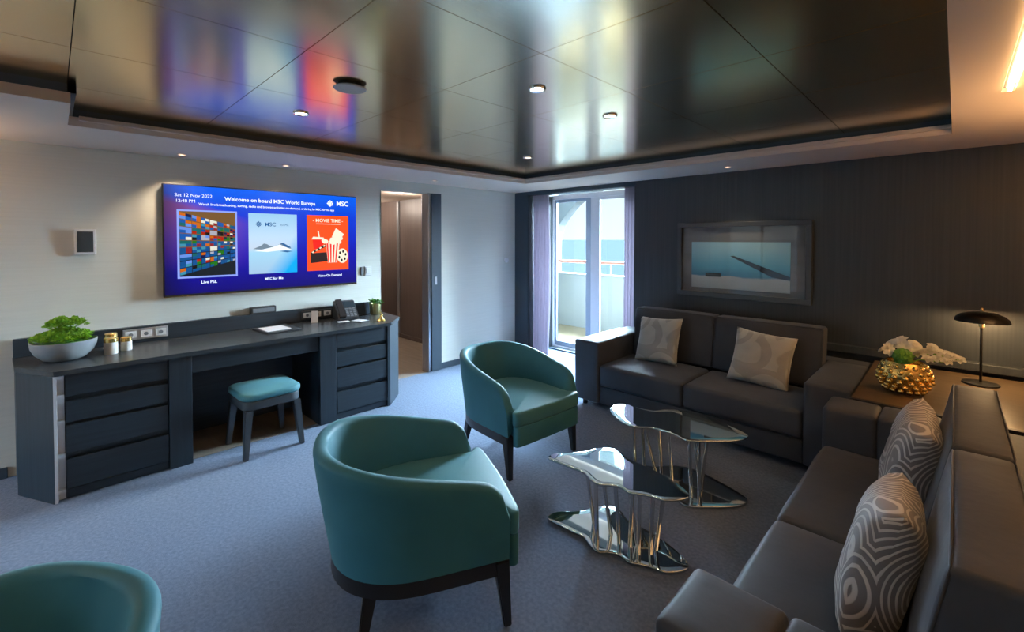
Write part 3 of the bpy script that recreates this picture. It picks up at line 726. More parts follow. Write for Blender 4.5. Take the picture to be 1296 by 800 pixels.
# ------------------------------------------------------------------ armchairs
def copy_tree(o, parent=None):
    c = o.copy(); C.objects.link(c)
    if parent is not None: c.parent = parent
    for ch in [x for x in list(C.objects) if x.parent == o]: copy_tree(ch, c)
    return c
def make_armchair(label):
    t = thing('armchair', label, 'armchair', group='teal tub armchairs')
    # plan of the outer rim: arm, half ellipse, arm
    XF, XA, W, RB = .265, -.02, .352, .44
    plan = []
    for i in range(11): plan.append((XF + (XA - XF) * i / 10, -W, 0))
    for i in range(1, 28):
        a = -PI / 2 - PI * i / 28
        cx_, sy_ = math.cos(a), math.sin(a)
        p = 2 / 2.4
        plan.append((XA + RB * math.copysign(abs(cx_) ** p, cx_), W * math.copysign(abs(sy_) ** p, sy_), 0))
    for i in range(11): plan.append((XA + (XF - XA) * i / 10, W, 0))
    n = len(plan); xb = XA - RB
    rings = []
    for i, (x, y, _) in enumerate(plan):
        x0_, y0_, _ = plan[max(i - 1, 0)]; x1_, y1_, _ = plan[min(i + 1, n - 1)]
        dx, dy = x1_ - x0_, y1_ - y0_; L = math.hypot(dx, dy); nx, ny = dy / L, -dx / L     # towards the inside
        if nx * (0 - x) + ny * (0 - y) < 0: nx, ny = -nx, -ny
        d = (x - xb) / (XF - xb)
        h = .705 - .150 * max(0, d - .06) ** 1.15
        if x > XF - .11: h -= .115 * (1 - math.sqrt(max(0, 1 - ((x - (XF - .11)) / .11) ** 2)))
        zb = .272; T = .058
        prof = []
        for k in range(9):                               # outer side leans in towards the foot
            z = zb + (h - .022 - zb) * k / 8; s = 1 - .14 * (1 - (z - zb) / (.70 - zb)) ** 1.2
            sx_ = s if x < 0 else 1 - (1 - s) * .35 * (1 - max(0, x) / XF)
            prof.append((x * sx_, y * (1 - (1 - s) * .60), z))
        ox, oy = prof[-1][0], prof[-1][1]
        for k in range(1, 6):
            a = PI * k / 6
            prof.append((ox + nx * T / 2 * (1 - math.cos(a)), oy + ny * T / 2 * (1 - math.cos(a)), h - .022 + .022 * math.sin(a)))
        crease = .010 if i == n // 2 else (.003 if abs(i - n // 2) == 1 else 0)
        for k in range(8):
            u = k / 7; z = (h - .022) + (.33 - (h - .022)) * u
            th = T + .030 * math.sin(min(1, u * 1.3) * PI / 2) - crease
            f_ = 1 - .04 * u
            prof.append((ox * f_ + nx * th, oy * f_ + ny * th, z))
        rings.append(prof)
    bm = BM(); V = [[bm.verts.new(p) for p in r_] for r_ in rings]; m_ = len(rings[0])
    for i in range(n - 1):
        for k in range(m_): bm.faces.new((V[i][k], V[i + 1][k], V[i + 1][(k + 1) % m_], V[i][(k + 1) % m_]))
    for i in (0, n - 1):
        bm.faces.new(V[i] if i else V[i][::-1])
    obj('shell', bm, 'teal', t, 50)
    # seat cushion, wider in front of the arms
    half = [(-.30, -.10), (-.27, -.17), (-.20, -.225), (-.05, -.262), (.12, -.264), (.255, -.264), (.268, -.285), (.285, -.303), (.305, -.302), (.320, -.283), (.327, -.24), (.333, -.12)]
    bm = BM(); slab(bm, smooth_loop(half + [(.336, 0)] + [(x, -y) for x, y in half[::-1]], 2), .345, .440, .017, .022); obj('seat_cushion', bm, 'tealseat', t, 60)
    hb = [(-.28, -.14), (-.22, -.22), (.20, -.25), (.262, -.255), (.272, -.285), (.290, -.296), (.312, -.290), (.322, -.26), (.326, -.12)]
    bm = BM(); slab(bm, smooth_loop(hb + [(.328, 0)] + [(x, -y) for x, y in hb[::-1]], 2), .215, .3445, .008); obj('seat_base', bm, 'teal', t, 60)
    # dark rail under the shell
    bm = BM(); lo, li, ho, hi = [], [], [], []
    for i, r_ in enumerate(rings):
        x, y, z = r_[0]; L = math.hypot(x, y); s = 1 - .045 / max(L, .1)
        for lst, q, zz in ((lo, 1.0, .215), (ho, 1.0, .2715), (li, s, .215), (hi, s, .2715)): lst.append(bm.verts.new((x * (q if q == 1 else (q if x < 0 else 1)), y * (q if q == 1 else q), zz)))
    for i in range(n - 1):
        for a, b in ((lo, ho), (ho, hi), (hi, li), (li, lo)): bm.faces.new((a[i], a[i + 1], b[i + 1], b[i]))
    for i in (0, n - 1): bm.faces.new((lo[i], ho[i], hi[i], li[i]))
    obj('base_rail', bm, 'darkwood', t, 50)
    for sy in (-1, 1):
        bm = BM(); leg(bm, .235, sy * .300, .262, sy * .305, .270, .058, .030); obj('leg', bm, 'darkwood', t)
        bm = BM(); leg(bm, -.250, sy * .238, -.292, sy * .272, .225, .050, .028); obj('leg', bm, 'darkwood', t)
    return t
ch = make_armchair('teal tub armchair in the foreground centre, seen from its side')
ch.location = (2.665, 1.136, 0); ch.rotation_euler.z = math.radians(64)
c_b = copy_tree(ch); c_b['label'] = 'teal tub armchair standing between the near armchair and the balcony curtain'
c_b.location = (2.07, 2.325, 0); c_b.rotation_euler.z = math.radians(-4)
c_c = copy_tree(ch); c_c['label'] = 'teal tub armchair cut off by the lower left corner, only its back rim showing'
c_c.location = (3.03, -.28, 0); c_c.rotation_euler.z = math.radians(-55)

# ------------------------------------------------------------------ sofas
def make_sofa(label, L, D_, aw, ah, y_back, y_seat, joints, split, lean, ztop, loc, rz, tb=.16):
    t = thing('sofa', label, 'sofa', loc, rz, 'dark grey two-seat sofas')
    for s in (0, 1):
        x0, x1 = (0, aw) if s == 0 else (L - aw, L)
        ys_ = [y_seat[0]] + joints + [D_ - .19]
        bm = BM()
        for a, b in zip(ys_, ys_[1:]): softbox(bm, x0, x1, a + .0005, b - .0005, .055, ah, .022, (.0, .003, .004), n=10)
        obj('armrest', bm, 'sofa', t, 60)
    bm = BM(); softbox(bm, aw + .003, L - aw - .003, y_seat[0] + .025, y_back, .055, .212, .012, n=8); obj('base', bm, 'sofa', t, 60)
    for a, b in ((aw, split), (split, L - aw)):
        bm = BM(); softbox(bm, a + .004, b - .004, y_seat[0] + .005, y_back + .02, .216, .405, .030, (0, .006, .014), n=16, nz=.004); obj('seat_cushion', bm, 'sofa', t, 70)
    for a, b in ((aw, split), (split, L - aw)):
        def sh(p, y0=y_back): return Vector((p.x, p.y + lean * (p.z - .41) / .44, p.z))
        bm = BM(); softbox(bm, a + .006, b - .004, y_back + .025, y_back + .025 + tb, .410, ztop, .020, (0.002, .012, .006), n=16, f=sh, nz=.004); bc = obj('back_cushion', bm, 'sofa', t, 70)
        bm = BM()
        for yy in (y_back + .029, y_back + .021 + tb):
            P_ = [sh(Vector((xx, yy, zz))) for xx, zz in ((a + .010, .43), (a + .010, ztop - .018), (a + .024, ztop - .004), (b - .022, ztop - .004), (b - .008, ztop - .018), (b - .008, .43))]
            tube(bm, P_, .0032, 8)
        obj('piping', bm, 'sofa', bc, 60)
    bm = BM(); softbox(bm, .0, L, D_ - .185, D_, .055, ah - .01, .022, n=10); obj('back_frame', bm, 'sofa', t, 60)
    for x in (.07, L - .07):
        for y in (y_seat[0] + .08, D_ - .08):
            bm = BM(); lathe(bm, [(0, 0), (.022, 0), (.026, .054), (0, .054)], x, y, 16); obj('foot', bm, 'darkwood', t, 40)
    return t
make_sofa('dark grey two-seat sofa against the dark wall, under the framed picture', 2.08, .96, .26, .600, .56, (0.0,), [], 1.02, .065, .850, (1.785, 3.38, 0), 0)
make_sofa('dark grey two-seat sofa at the lower right, seen from its armrest end', 2.20, .86, .26, .605, .42, (.02,), [.255, .50], 1.17, .085, .850, (3.765, 3.205, 0), -PI / 2, .145)

def pillow(label, loc, rot, size, m, th=.075, group=None):
    t = thing('throw_pillow', label, 'throw pillow', loc, 0, group); t.rotation_euler = rot
    bm = BM(); n = 22; A, B = [], []
    for i in range(n + 1):
        a, b = [], []
        for j in range(n + 1):
            u, v = i / n * 2 - 1, j / n * 2 - 1
            k = 1 - .07 * (1 - v * v) * abs(u); kk = 1 - .07 * (1 - u * u) * abs(v)
            h = th * ((1 - u ** 4) * (1 - v ** 4)) ** .45
            x, y = u * size / 2 * k, v * size / 2 * kk
            w = noise.noise(Vector((x * 14, y * 14, 3))) * .006
            a.append(bm.verts.new((x, y, h + w * (h > .01)))); 
            if i in (0, n) or j in (0, n): b.append(a[-1])
            else: b.append(bm.verts.new((x, y, -h + w)))
        A.append(a); B.append(b)
    for i in range(n):
        for j in range(n):
            bm.faces.new((A[i][j], A[i + 1][j], A[i + 1][j + 1], A[i][j + 1])); bm.faces.new((B[i][j], B[i][j + 1], B[i + 1][j + 1], B[i + 1][j]))
    obj('cover', bm, m, t, 80)
    return t
G3 = 'throw pillows on the sofas'
pillow('silver grey leaf-patterned pillow on the left seat of the wall sofa', (2.385, 3.835, .610), (R(68), R(-4), R(-4)), .42, 'pillowlight', .055, G3)
pillow('silver grey leaf-patterned pillow on the right seat of the wall sofa', (3.245, 3.80, .605), (R(66), R(6), R(6)), .42, 'pillowlight', .055, G3)
pillow('white-striped grey pillow by the far armrest of the lower right sofa', (4.175, 2.42, .628), (R(76), R(6), R(-84)), .41, 'pillowstripe', .072, G3)
pillow('white-striped grey pillow nearest the camera on the lower right sofa', (4.150, 1.70, .590), (R(76), R(-5), R(-86)), .41, 'pillowstripe', .078, G3)

# ------------------------------------------------------------------ coffee tables
near = [(2.736, 1.866), (2.745, 1.937), (2.805, 1.997), (2.847, 2.059), (2.867, 2.13), (2.923, 2.186), (2.984, 2.194), (3.06, 2.145), (3.116, 2.141), (3.19, 2.138), (3.266, 2.125), (3.344, 2.1), (3.408, 2.069), (3.443, 2.029), (3.426, 1.974), (3.378, 1.922), (3.322, 1.91), (3.27, 1.887), (3.23, 1.864), (3.175, 1.877), (3.126, 1.854), (3.088, 1.823), (3.038, 1.832), (2.968, 1.866), (2.907, 1.861), (2.827, 1.857), (2.77, 1.851)]
far = [(2.666, 2.593), (2.651, 2.697), (2.701, 2.747), (2.8, 2.744), (2.887, 2.770), (2.925, 2.83), (2.985, 2.885), (3.076, 2.925), (3.187, 2.912), (3.297, 2.878), (3.398, 2.84), (3.461, 2.794), (3.452, 2.715), (3.396, 2.637), (3.334, 2.576), (3.283, 2.526), (3.224, 2.491), (3.153, 2.516), (3.087, 2.524), (3.006, 2.512), (2.951, 2.468), (2.876, 2.447), (2.778, 2.49)]
def coffee_table(label, outline, zt, legs):
    t = thing('coffee_table', label, 'coffee table', group='mirrored freeform coffee tables')
    L = smooth_loop(outline, 3)
    bm = BM(); slab(bm, L, zt - .012, zt, .0045); obj('table_top', bm, 'mirror', t, 30)
    bm = BM(); slab(bm, L, .002, .016, .004); obj('base_plate', bm, 'mirror', t, 30)
    for (tx, ty), (bx, by) in legs:
        bm = BM(); tube(bm, [(bx, by, .0165), (tx, ty, zt - .0125)], .0105, 12); obj('leg', bm, 'chrome', t, 50)
    return t
coffee_table('near low freeform coffee table with mirrored top, in front of the lower right sofa', near, .345,
    [((3.02, 1.90), (3.03, 1.90)), ((3.02, 1.96), (3.06, 1.98)), ((3.135, 1.90), (3.13, 1.945)), ((3.215, 1.92), (3.18, 1.96)), ((3.12, 2.03), (3.20, 2.0)), ((3.25, 1.92), (3.235, 1.945)), ((3.30, 1.96), (3.275, 1.985)), ((3.345, 1.975), (3.28, 2.03)), ((2.93, 1.95), (2.95, 1.99))])
coffee_table('far taller freeform coffee table with dark mirrored top, in front of the wall sofa', far, .390,
    [((2.86, 2.56), (2.80, 2.69)), ((2.93, 2.54), (2.86, 2.70)), ((2.90, 2.60), (2.93, 2.72)), ((3.02, 2.58), (2.98, 2.70)), ((3.09, 2.57), (3.07, 2.66)), ((3.22, 2.545), (3.215, 2.60)), ((3.26, 2.58), (3.265, 2.59)), ((3.30, 2.60), (3.255, 2.62)), ((3.22, 2.62), (3.245, 2.66))])

# ------------------------------------------------------------------ corner table, lamp, vase
t = thing('corner_table', 'dark wooden corner table top between the two sofas, lit by the lamp', 'side table')
bm = BM(); box(bm, 3.872, XR - .01, 3.255, 4.375, .578, .600, .002); obj('table_top', bm, 'consolewood', t)
bm = BM(); box(bm, 3.868, 3.8715, 3.24, 4.375, .545, .602); box(bm, 3.868, XR - .01, 3.225, 3.2545, .545, .602, .002); obj('edge_band', bm, 'consoleedge', t)
bm = BM(); box(bm, 3.90, XR - .03, 3.30, 4.36, 0, .577); obj('cabinet_body', bm, 'consoleedge', t)
lx, ly = 4.42, 4.12
t = thing('table_lamp', 'slim black table lamp with a wide dome shade on the corner table', 'table lamp', (lx, ly, .6005))
bm = BM(); lathe(bm, [(0, 0), (.086, 0), (.088, .004), (.086, .010), (.03, .013), (0, .013)], n=40); obj('base', bm, 'lampblack', t, 40)
bm = BM(); tube(bm, [(0, 0, .013), (0, 0, .455)], .0065, 14); obj('stem', bm, 'lampblack', t, 50)
bm = BM(); lathe(bm, [(.0145, .36), (.0145, .405), (.0, .405)], n=18); lathe(bm, [(.0, .36), (.0145, .36)], n=18); obj('socket', bm, 'brass', t, 50)
bm = BM(); lathe(bm, [(.128, .398), (.122, .420), (.100, .440), (.065, .455), (.02, .462), (0, .463)], n=48)
lathe(bm, [(.126, .398), (.119, .417), (.098, .436), (.064, .451), (.02, .458), (0, .459)], n=48)
obj('lamp_shade', bm, 'lampblack', t, 60)
bm = BM(); lathe(bm, [(0, .464), (.009, .464), (.011, .474), (.007, .486), (0, .489)], n=16); obj('finial', bm, 'brass', t, 50)
bm = BM(); lathe(bm, [(.0, .406), (.018, .410), (.026, .424), (.018, .438), (.0, .442)], n=18); obj('bulb', bm, 'bulb', t, 60)
l = bpy.data.lights.new('table_lamp_light', 'POINT'); l.energy = 13; l.color = (1, .62, .28); l.shadow_soft_size = .03
lo = bpy.data.objects.new('table_lamp_light', l); C.objects.link(lo); lo.parent = t; lo.location = (.035, 0, .40)

t = thing('vase', 'knobbly gold vase holding white flowers on the corner table', 'vase', (4.085, 3.60, .6005))
bm = BM()
def wob(a, z): return 1 + .07 * abs(math.sin(a * 9)) * math.sin(max(0, min(1, z / .16)) * PI)
lathe(bm, [(0, 0), (.058, 0), (.085, .012), (.112, .05), (.122, .095), (.118, .138), (.100, .172), (.092, .185), (.084, .183), (.092, .165), (.0, .150)], n=64)
obj('vase_body', bm, 'gold', t, 70)
bm = BM()
for q in range(15):
    for k in range(6):
        a = 2 * PI * (q + .5 * (k % 2)) / 15; zz = .020 + k * .028; r = [.094, .112, .124, .124, .114, .100][k]
        bmesh.ops.create_icosphere(bm, subdivisions=2, radius=.0155, matrix=Matrix.Translation((r * math.cos(a), r * math.sin(a), zz)))
obj('knobs', bm, 'gold', t, 80)
# flowers
t = thing('flower_arrangement', 'white flowers around a green moss ball in the gold vase', 'flowers', (4.085, 3.60, .787))
def petal(bm, c, d, up, l, w):
    d = d.normalized(); s = d.cross(up).normalized(); nrm = s.cross(d)
    P_ = [(0, 0, 0), (.35, .8, .22), (.72, 1, .26), (1.0, .45, .05), (1.08, 0, -.05), (1.0, -.45, .05), (.72, -1, .26), (.35, -.8, .22)]
    vs = [bm.verts.new(c + d * l * a + s * w * b + nrm * l * h) for a, b, h in P_]; ce = bm.verts.new(c + d * l * .6 + nrm * l * -.02)
    for i in range(8): bm.faces.new((vs[i], vs[(i + 1) % 8], ce))
bm = BM(); bmesh.ops.create_icosphere(bm, subdivisions=4, radius=.048, matrix=Matrix.Translation((-.005, -.060, .035)))
for v in bm.verts: v.co += noise.noise_vector(v.co * 60) * .008
obj('moss_ball', bm, 'moss', t, 80)
def blossom(c, r, k=7, tilt=None):
    bm = BM(); c = Vector(c)
    ax = Vector(tilt) if tilt else Vector((random.uniform(-.9, .9), random.uniform(-1.3, .1), .7)); ax.normalize()
    u = ax.cross(Vector((.3, .8, .1))).normalized(); w = ax.cross(u)
    for ring, (rr, h, kk) in enumerate(((1, .15, k), (.7, .55, k - 1), (.4, 1.0, 4))):
        for i in range(kk):
            a = 2 * PI * i / kk + ring * .5; d = (u * math.cos(a) + w * math.sin(a)) + ax * h
            petal(bm, c + ax * .002 * ring, d, ax, r * rr, r * .42 * rr)
    return obj('blossom', bm, 'petal', t, 80)
for c, r in (((-.085, .0, .055), .045), ((-.055, .055, .075), .05), ((-.02, .02, .100), .050), ((-.075, -.045, .06), .038), ((.04, .03, .085), .045), ((.02, .075, .06), .045), ((.06, -.03, .06), .04), ((.0, -.01, .088), .04)):
    blossom(c, r)
sprays = [(.055, .0, .05), (.085, .01, .065), (.115, .02, .072), (.145, .03, .070), (.175, .04, .062), (.205, .05, .050), (.235, .06, .035), (.10, -.01, .03), (.14, .0, .035), (.18, .02, .025), (.12, .03, .095)]
for c in sprays: blossom(c, .030, 6, (random.uniform(-.2, .5), -.6, .9))
bm = BM(); tube(bm, [(0, 0, -.02), (.05, 0, .04), (.12, .02, .06), (.24, .06, .035)], .003, 6); tube(bm, [(0, 0, -.02), (.07, 0, .02), (.18, .02, .02)], .003, 6); obj('stem', bm, 'leaf', t)

# ------------------------------------------------------------------ picture
t = thing('framed_picture', 'wide framed seascape with a pier, hanging above the wall sofa', 'picture')
x0, x1, z0, z1 = 2.305, 3.450, .972, 1.682
bm = BM(); fy0, fy1 = D - .052, D - .0005; w = .045
box(bm, x0, x1, fy0, fy1, z1 - w, z1, .003); box(bm, x0, x1, fy0, fy1, z0, z0 + w, .003); box(bm, x0, x0 + w, fy0, fy1, z0 + w, z1 - w, .003); box(bm, x1 - w, x1, fy0, fy1, z0 + w, z1 - w, .003)
obj('frame', bm, 'frame', t)
bm = BM(); box(bm, x0 + w, x1 - w, D - .018, D - .0006, z0 + w, z1 - w); obj('mat_board', bm, 'matboard', t)
px0, px1, pz0, pz1 = 2.44, 3.29, 1.150, 1.495
bm = BM(); box(bm, px0, px1, D - .022, D - .0182, pz0 - .095, pz1); pc = obj('painting', bm, 'seascape', t)
bm = BM()
def yplate(bm, y, pts, tt=.001):
    lo = [bm.verts.new((x, y, z)) for x, z in pts]; hi = [bm.verts.new((x, y + tt, z)) for x, z in pts]
    n = len(pts); bm.faces.new(lo); bm.faces.new(hi[::-1])
    for i in range(n): bm.faces.new((lo[i], lo[(i + 1) % n], hi[(i + 1) % n], hi[i]))
yplate(bm, D - .0235, [(2.80, 1.365), (2.83, 1.368), (3.289, 1.195), (3.289, 1.165), (3.15, 1.185)])
obj('pier', bm, 'consoleedge', pc)
bm = BM(); yplate(bm, D - .0235, [(2.575, 1.165), (2.72, 1.165), (2.72, 1.20), (2.575, 1.20)]); obj('pane_reflection', bm, 'consoleedge', pc)  # dark bar stands for a reflection in the picture glass
bm = BM(); box(bm, x0 + w, x1 - w, D - .034, D - .032, z0 + w, z1 - w); obj('glass', bm, 'pictureglass', t)

# ------------------------------------------------------------------ things on the desk
def leafcluster(bm, c, r, n, l, w, zmin=0):
    for _ in range(n):
        a = random.uniform(0, 2 * PI); e = random.uniform(-.2, 1.5)
        d = Vector((math.cos(a) * math.cos(e), math.sin(a) * math.cos(e), math.sin(e)))
        petal(bm, Vector(c) + d * r * random.uniform(.5, .9), d + Vector((random.uniform(-.3, .3), random.uniform(-.3, .3), .3)), Vector((0, 0, 1)) if abs(d.z) < .9 else Vector((1, 0, 0)), l * random.uniform(.7, 1.1), w)
t = thing('potted_plant', 'wide grey bowl of bright green succulents on the left end of the desk', 'potted plant', (.300, .045, DZ + .001))
bm = BM(); lathe(bm, [(0, 0), (.075, 0), (.100, .010), (.134, .045), (.152, .085), (.156, .120), (.152, .122), (.145, .090), (.128, .055), (.085, .03), (0, .028)], n=56); obj('bowl', bm, 'ceramicgrey', t, 60)
bm = BM(); lathe(bm, [(0, .06), (.124, .062), (.144, .095), (.10, .112), (0, .116)], n=30); obj('soil', bm, 'leafdark', t, 60)
bm = BM()
for _ in range(70):
    a = random.uniform(0, 2 * PI); q = math.sqrt(random.random()) * .132
    leafcluster(bm, (q * math.cos(a), q * math.sin(a), .120 + .06 * (1 - q / .14)), .022, 16, .024, .008)
for _ in range(34):
    a = random.uniform(0, 2 * PI); q = math.sqrt(random.random()) * .085
    leafcluster(bm, (.0 + q * math.cos(a), .01 + q * math.sin(a), .200 + .05 * (1 - q / .09)), .024, 18, .024, .008)
obj('foliage', bm, 'leaf', t, 80)
def jar(label, x, y, r, h):
    t = thing('jar', label, 'jar', (x, y, DZ + .0005), group='white jars with gold lids')
    bm = BM(); lathe(bm, [(0, 0), (r * .95, 0), (r, .004), (r, h), (0, h)], n=28); obj('body', bm, 'offwhite', t, 40)
    bm = BM(); lathe(bm, [(r * 1.02, h + .0005), (r * 1.02, h + .026), (r * .9, h + .030), (0, h + .030)], n=28); lathe(bm, [(0, h + .0005), (r * 1.02, h + .0005)], n=28); obj('lid', bm, 'goldlid', t, 40)
jar('white jar with a gold lid, front one of the trio beside the green bowl', .330, .262, .036, .078)
jar('shorter white jar with a gold lid, nearest the socket strip', .275, .345, .030, .062)
jar('white jar with a gold lid, rear one of the trio beside the green bowl', .215, .270, .033, .088)
def sockets(label, y0, y1, z0, z1, m, n_, dark):
    t = thing('socket_strip', label, 'socket strip', group='socket strips on the desk upstand')
    bm = BM(); box(bm, .0425, .056, y0, y1, z0, z1, .003); obj('plate', bm, m, t)
    w = (y1 - y0) / n_
    for k in range(n_):
        a, b = y0 + w * k + w * .14, y0 + w * (k + 1) - w * .14
        bm = BM(); box(bm, .0562, .060, a, b, z0 + .015, z1 - .015, .002); s_ = obj('socket', bm, 'whiteplastic' if dark else 'whiteplastic', t)
        bm = BM(); lathe(bm, [(0, 0), (.013, 0), (.013, .002), (0, .002)], n=20)
        cy_, cz_ = (a + b) / 2, (z0 + z1) / 2
        for v in bm.verts: v.co = Vector((.0602 + v.co.z, cy_ + v.co.x, cz_ + v.co.y))
        obj('socket_hole', bm, 'phonegrey', s_, 40)
sockets('white strip of three sockets on the upstand beside the jars', .345, .605, .790, .868, 'silver', 3, False)
sockets('black strip of sockets on the upstand beside the telephone', 1.585, 1.865, .785, .862, 'phone', 3, True)
t = thing('standing_card', 'small folded card standing in front of the black socket strip', 'card', (.16, 1.655, DZ + .0005), R(-35))
bm = BM(); box(bm, -.003, .0, -.028, .028, 0, .105); obj('front_leaf', bm, 'paper', t, rot=(0, R(-8), 0))
bm = BM(); box(bm, -.045, -.042, -.028, .028, 0, .100); obj('rear_leaf', bm, 'phone', t, rot=(0, R(8), 0))
t = thing('black_device', 'small black device box standing on the desk upstand below the television', 'device', (.026, 1.27, .8825))
bm = BM(); box(bm, -.022, .026, -.10, .10, 0, .058, .004); obj('case', bm, 'phone', t)
bm = BM(); box(bm, .0265, .029, -.085, .085, .012, .046, .002); obj('front_panel', bm, 'phonegrey', t)
t = thing('desk_folder', 'open black folder with white note paper on the desk', 'folder', (.255, 1.31, DZ + .0005), R(4))
bm = BM(); box(bm, -.165, .165, -.135, .135, 0, .010, .002); obj('cover', bm, 'phone', t)
bm = BM(); box(bm, -.105, .105, -.115, .075, .0105, .0135, .0008); obj('note_paper', bm, 'paper', t)
# telephone
t = thing('telephone', 'black desk telephone with a tilted keypad on the right of the desk', 'telephone', (.165, 1.95, DZ + .0005), R(-8))
bm = BM(); prism(bm, [(-.10, .0), (.10, .0), (.10, .02), (-.06, .165), (-.10, .165)], -.095, .095)
for v in bm.verts: v.co = Vector((v.co.x, v.co.z, v.co.y))
bmesh.ops.bevel(bm, geom=bm.edges[:], offset=.006, segments=3, affect='EDGES'); obj('body', bm, 'phone', t)
def onslope(u, v, h):      # u across, v up the slope 0..1, h above it
    a = Vector((.10, 0, .02)); b_ = Vector((-.06, 0, .165)); d = (b_ - a); nrm = Vector((-d.z, 0, d.x)).normalized()
    if nrm.z < 0: nrm = -nrm
    return a + d * v + Vector((0, u, 0)) + nrm * h
def slopebox(bm, u0, u1, v0, v1, h0, h1):
    vs = [bm.verts.new(onslope(u, v, h)) for u in (u0, u1) for v in (v0, v1) for h in (h0, h1)]
    for q in ((0, 1, 3, 2), (4, 6, 7, 5), (0, 4, 5, 1), (2, 3, 7, 6), (0, 2, 6, 4), (1, 5, 7, 3)): bm.faces.new([vs[i] for i in q])
    return bm
obj('display', slopebox(BM(), -.02, .085, .60, .93, .0006, .003), 'walltab', t)
bm = BM()
for i in range(3):
    for j in range(5): slopebox(bm, -.015 + i * .034, .010 + i * .034, .08 + j * .10, .15 + j * .10, .0006, .005)
obj('keypad', bm, 'phonegrey', t)
bm = BM(); slopebox(bm, -.085, -.035, .02, .98, .014, .032); slopebox(bm, -.088, -.032, .0, .26, .002, .030); slopebox(bm, -.088, -.032, .74, 1.0, .002, .030)
bmesh.ops.bevel(bm, geom=bm.edges[:], offset=.004, segments=2, affect='EDGES'); obj('handset', bm, 'black', t)
t = thing('tablet_stand', 'dark tablet leaning behind the telephone next to the gold plant pot', 'tablet', (.088, 2.12, DZ + .003))
bm = BM(); box(bm, -.006, .006, -.075, .075, 0, .125, .003); obj('tablet', bm, 'phone', t, rot=(0, R(-14), 0))
bm = BM(); box(bm, .0062, .0072, -.068, .068, .01, .118); obj('screen', bm, 'walltab', t, rot=(0, R(-14), 0))
t = thing('notepad', 'white notepad with a dark cover in front of the telephone', 'notepad', (.375, 1.98, DZ + .0005), R(20), 'notepads by the telephone')
bm = BM(); box(bm, -.07, .07, -.055, .055, 0, .005, .001); obj('cover', bm, 'phone', t)
bm = BM(); box(bm, -.05, .05, -.045, .04, .0052, .009, .001); obj('paper_block', bm, 'paper', t)
t = thing('notepad', 'pale leaflet lying just beside the telephone keypad', 'notepad', (.305, 1.86, DZ + .0005), R(-10), 'notepads by the telephone')
bm = BM(); box(bm, -.028, .028, -.05, .05, 0, .004, .001); obj('paper_block', bm, 'paper', t)
t = thing('potted_plant', 'small plant in a ribbed gold pot near the doorway end of the desk', 'potted plant', (.125, 2.275, DZ + .0005))
bm = BM(); lathe(bm, [(0, 0), (.044, 0), (.050, .006), (.056, .110), (.050, .110), (.044, .085), (0, .083)], n=48, wob=lambda a, z: 1 + .03 * math.sin(a * 12)); obj('pot', bm, 'goldpot', t, 60)
bm = BM()
for _ in range(46):
    a = random.uniform(0, 2 * PI); e = random.uniform(.3, 1.4); q = random.random() * .03
    d = Vector((math.cos(a) * math.cos(e), math.sin(a) * math.cos(e), math.sin(e))); c0 = Vector((q * math.cos(a), q * math.sin(a), .092))
    tube(bm, [c0, c0 + d * .035], .0012, 5); petal(bm, c0 + d * random.uniform(.02, .045), d + Vector((0, 0, -.3)), Vector((0, 0, 1)) if e < 1.2 else Vector((1, 0, 0)), .030, .010)
obj('foliage', bm, 'leafdark', t, 80)
t = thing('gold_holder', 'small cone shaped gold holder at the front corner of the desk', 'holder', (.50, 2.13, DZ + .0005))
bm = BM(); lathe(bm, [(0, 0), (.040, 0), (.041, .004), (.014, .035), (.007, .060), (.010, .066), (0, .070)], n=28); obj('cone', bm, 'goldlid', t, 50)
bm = BM(); lathe(bm, [(0, .0705), (.006, .0705), (.007, .078), (0, .082)], n=16); obj('knob', bm, 'goldlid', t, 50)

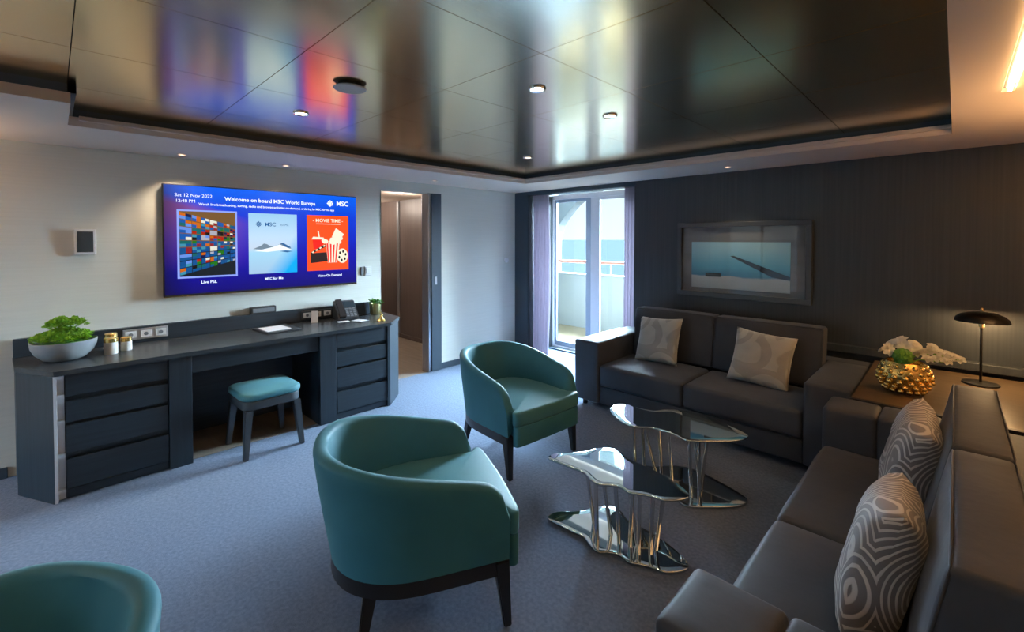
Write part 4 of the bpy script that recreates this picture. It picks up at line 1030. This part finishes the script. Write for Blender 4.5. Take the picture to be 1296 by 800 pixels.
# ------------------------------------------------------------------ light from outside and in the hall
w = bpy.data.worlds.new('World'); sc.world = w; w.use_nodes = True; nt = w.node_tree
for n in list(nt.nodes): nt.nodes.remove(n)
out_ = nd(nt, 'ShaderNodeOutputWorld'); tc = nd(nt, 'ShaderNodeTexCoord'); sp = nd(nt, 'ShaderNodeSeparateXYZ', {0: tc.outputs['Generated']})
colr = grad(nt, sp.outputs['Z'], [(0, (.76, .86, .90)), (.05, (.72, .84, .92)), (.2, (.55, .75, .98)), (1, (.45, .68, 1.0))])
b1 = nd(nt, 'ShaderNodeMapRange', {'Value': sp.outputs['Z'], 'From Min': .13, 'From Max': .26, 'To Min': .98, 'To Max': 17.0})
b2 = nd(nt, 'ShaderNodeMapRange', {'Value': sp.outputs['Z'], 'From Min': .62, 'From Max': .85, 'To Min': 1.0, 'To Max': .15})
st = nd(nt, 'ShaderNodeMath', {0: b1.outputs[0], 1: b2.outputs[0]}, operation='MULTIPLY')
bg = nd(nt, 'ShaderNodeBackground', {'Color': colr, 'Strength': st.outputs[0]}); nt.links.new(bg.outputs[0], out_.inputs[0])
l = bpy.data.lights.new('hazy_sun', 'SUN'); l.energy = 190; l.angle = R(88); l.color = (.62, .82, 1.0)
o = bpy.data.objects.new('hazy_sun', l); C.objects.link(o)
o.rotation_euler = Vector((.22, -1.0, -.46)).to_track_quat('-Z', 'Y').to_euler()
def portal(name, loc, rot, sx, sy):
    l = bpy.data.lights.new(name, 'AREA'); l.shape = 'RECTANGLE'; l.size = sx; l.size_y = sy; l.cycles.is_portal = True
    o = bpy.data.objects.new(name, l); C.objects.link(o); o.location = loc; o.rotation_euler = rot
portal('portal_balcony', (1.0, 5.0, 1.08), (R(-90), 0, 0), 1.5, 2.1)
portal('portal_rear', ((RX0 + RX1) / 2, YR - .1, 1.05), (R(90), 0, 0), RX1 - RX0, 2.0)
for x in (-.7, -2.2):
    l = bpy.data.lights.new('hall_light', 'POINT'); l.energy = 16; l.color = (1, .86, .74); l.shadow_soft_size = .06
    o = bpy.data.objects.new('hall_light', l); C.objects.link(o); o.location = (x, 3.2, 2.05)

# ------------------------------------------------------------------ camera
cam = bpy.data.cameras.new('camera'); cam.sensor_width = 36; cam.lens = 572 / 1296 * 36; cam.clip_start = .02; cam.clip_end = 60000
cam.shift_y = -85.0 / 1296
co = bpy.data.objects.new('camera', cam); C.objects.link(co); co.location = (4.297, 0, 1.52); co.rotation_euler = (R(90 - 1.2), 0, R(44.5))
sc.camera = co
vs = sc.view_settings; vs.view_transform = 'Standard'; vs.look = 'None'; vs.gamma = 1; vs.use_curve_mapping = False; vs.exposure = .52
sc.cycles.max_bounces = 8; sc.cycles.diffuse_bounces = 5; sc.cycles.glossy_bounces = 5; sc.cycles.transparent_max_bounces = 10
sc.cycles.caustics_reflective = False; sc.cycles.sample_clamp_indirect = 6
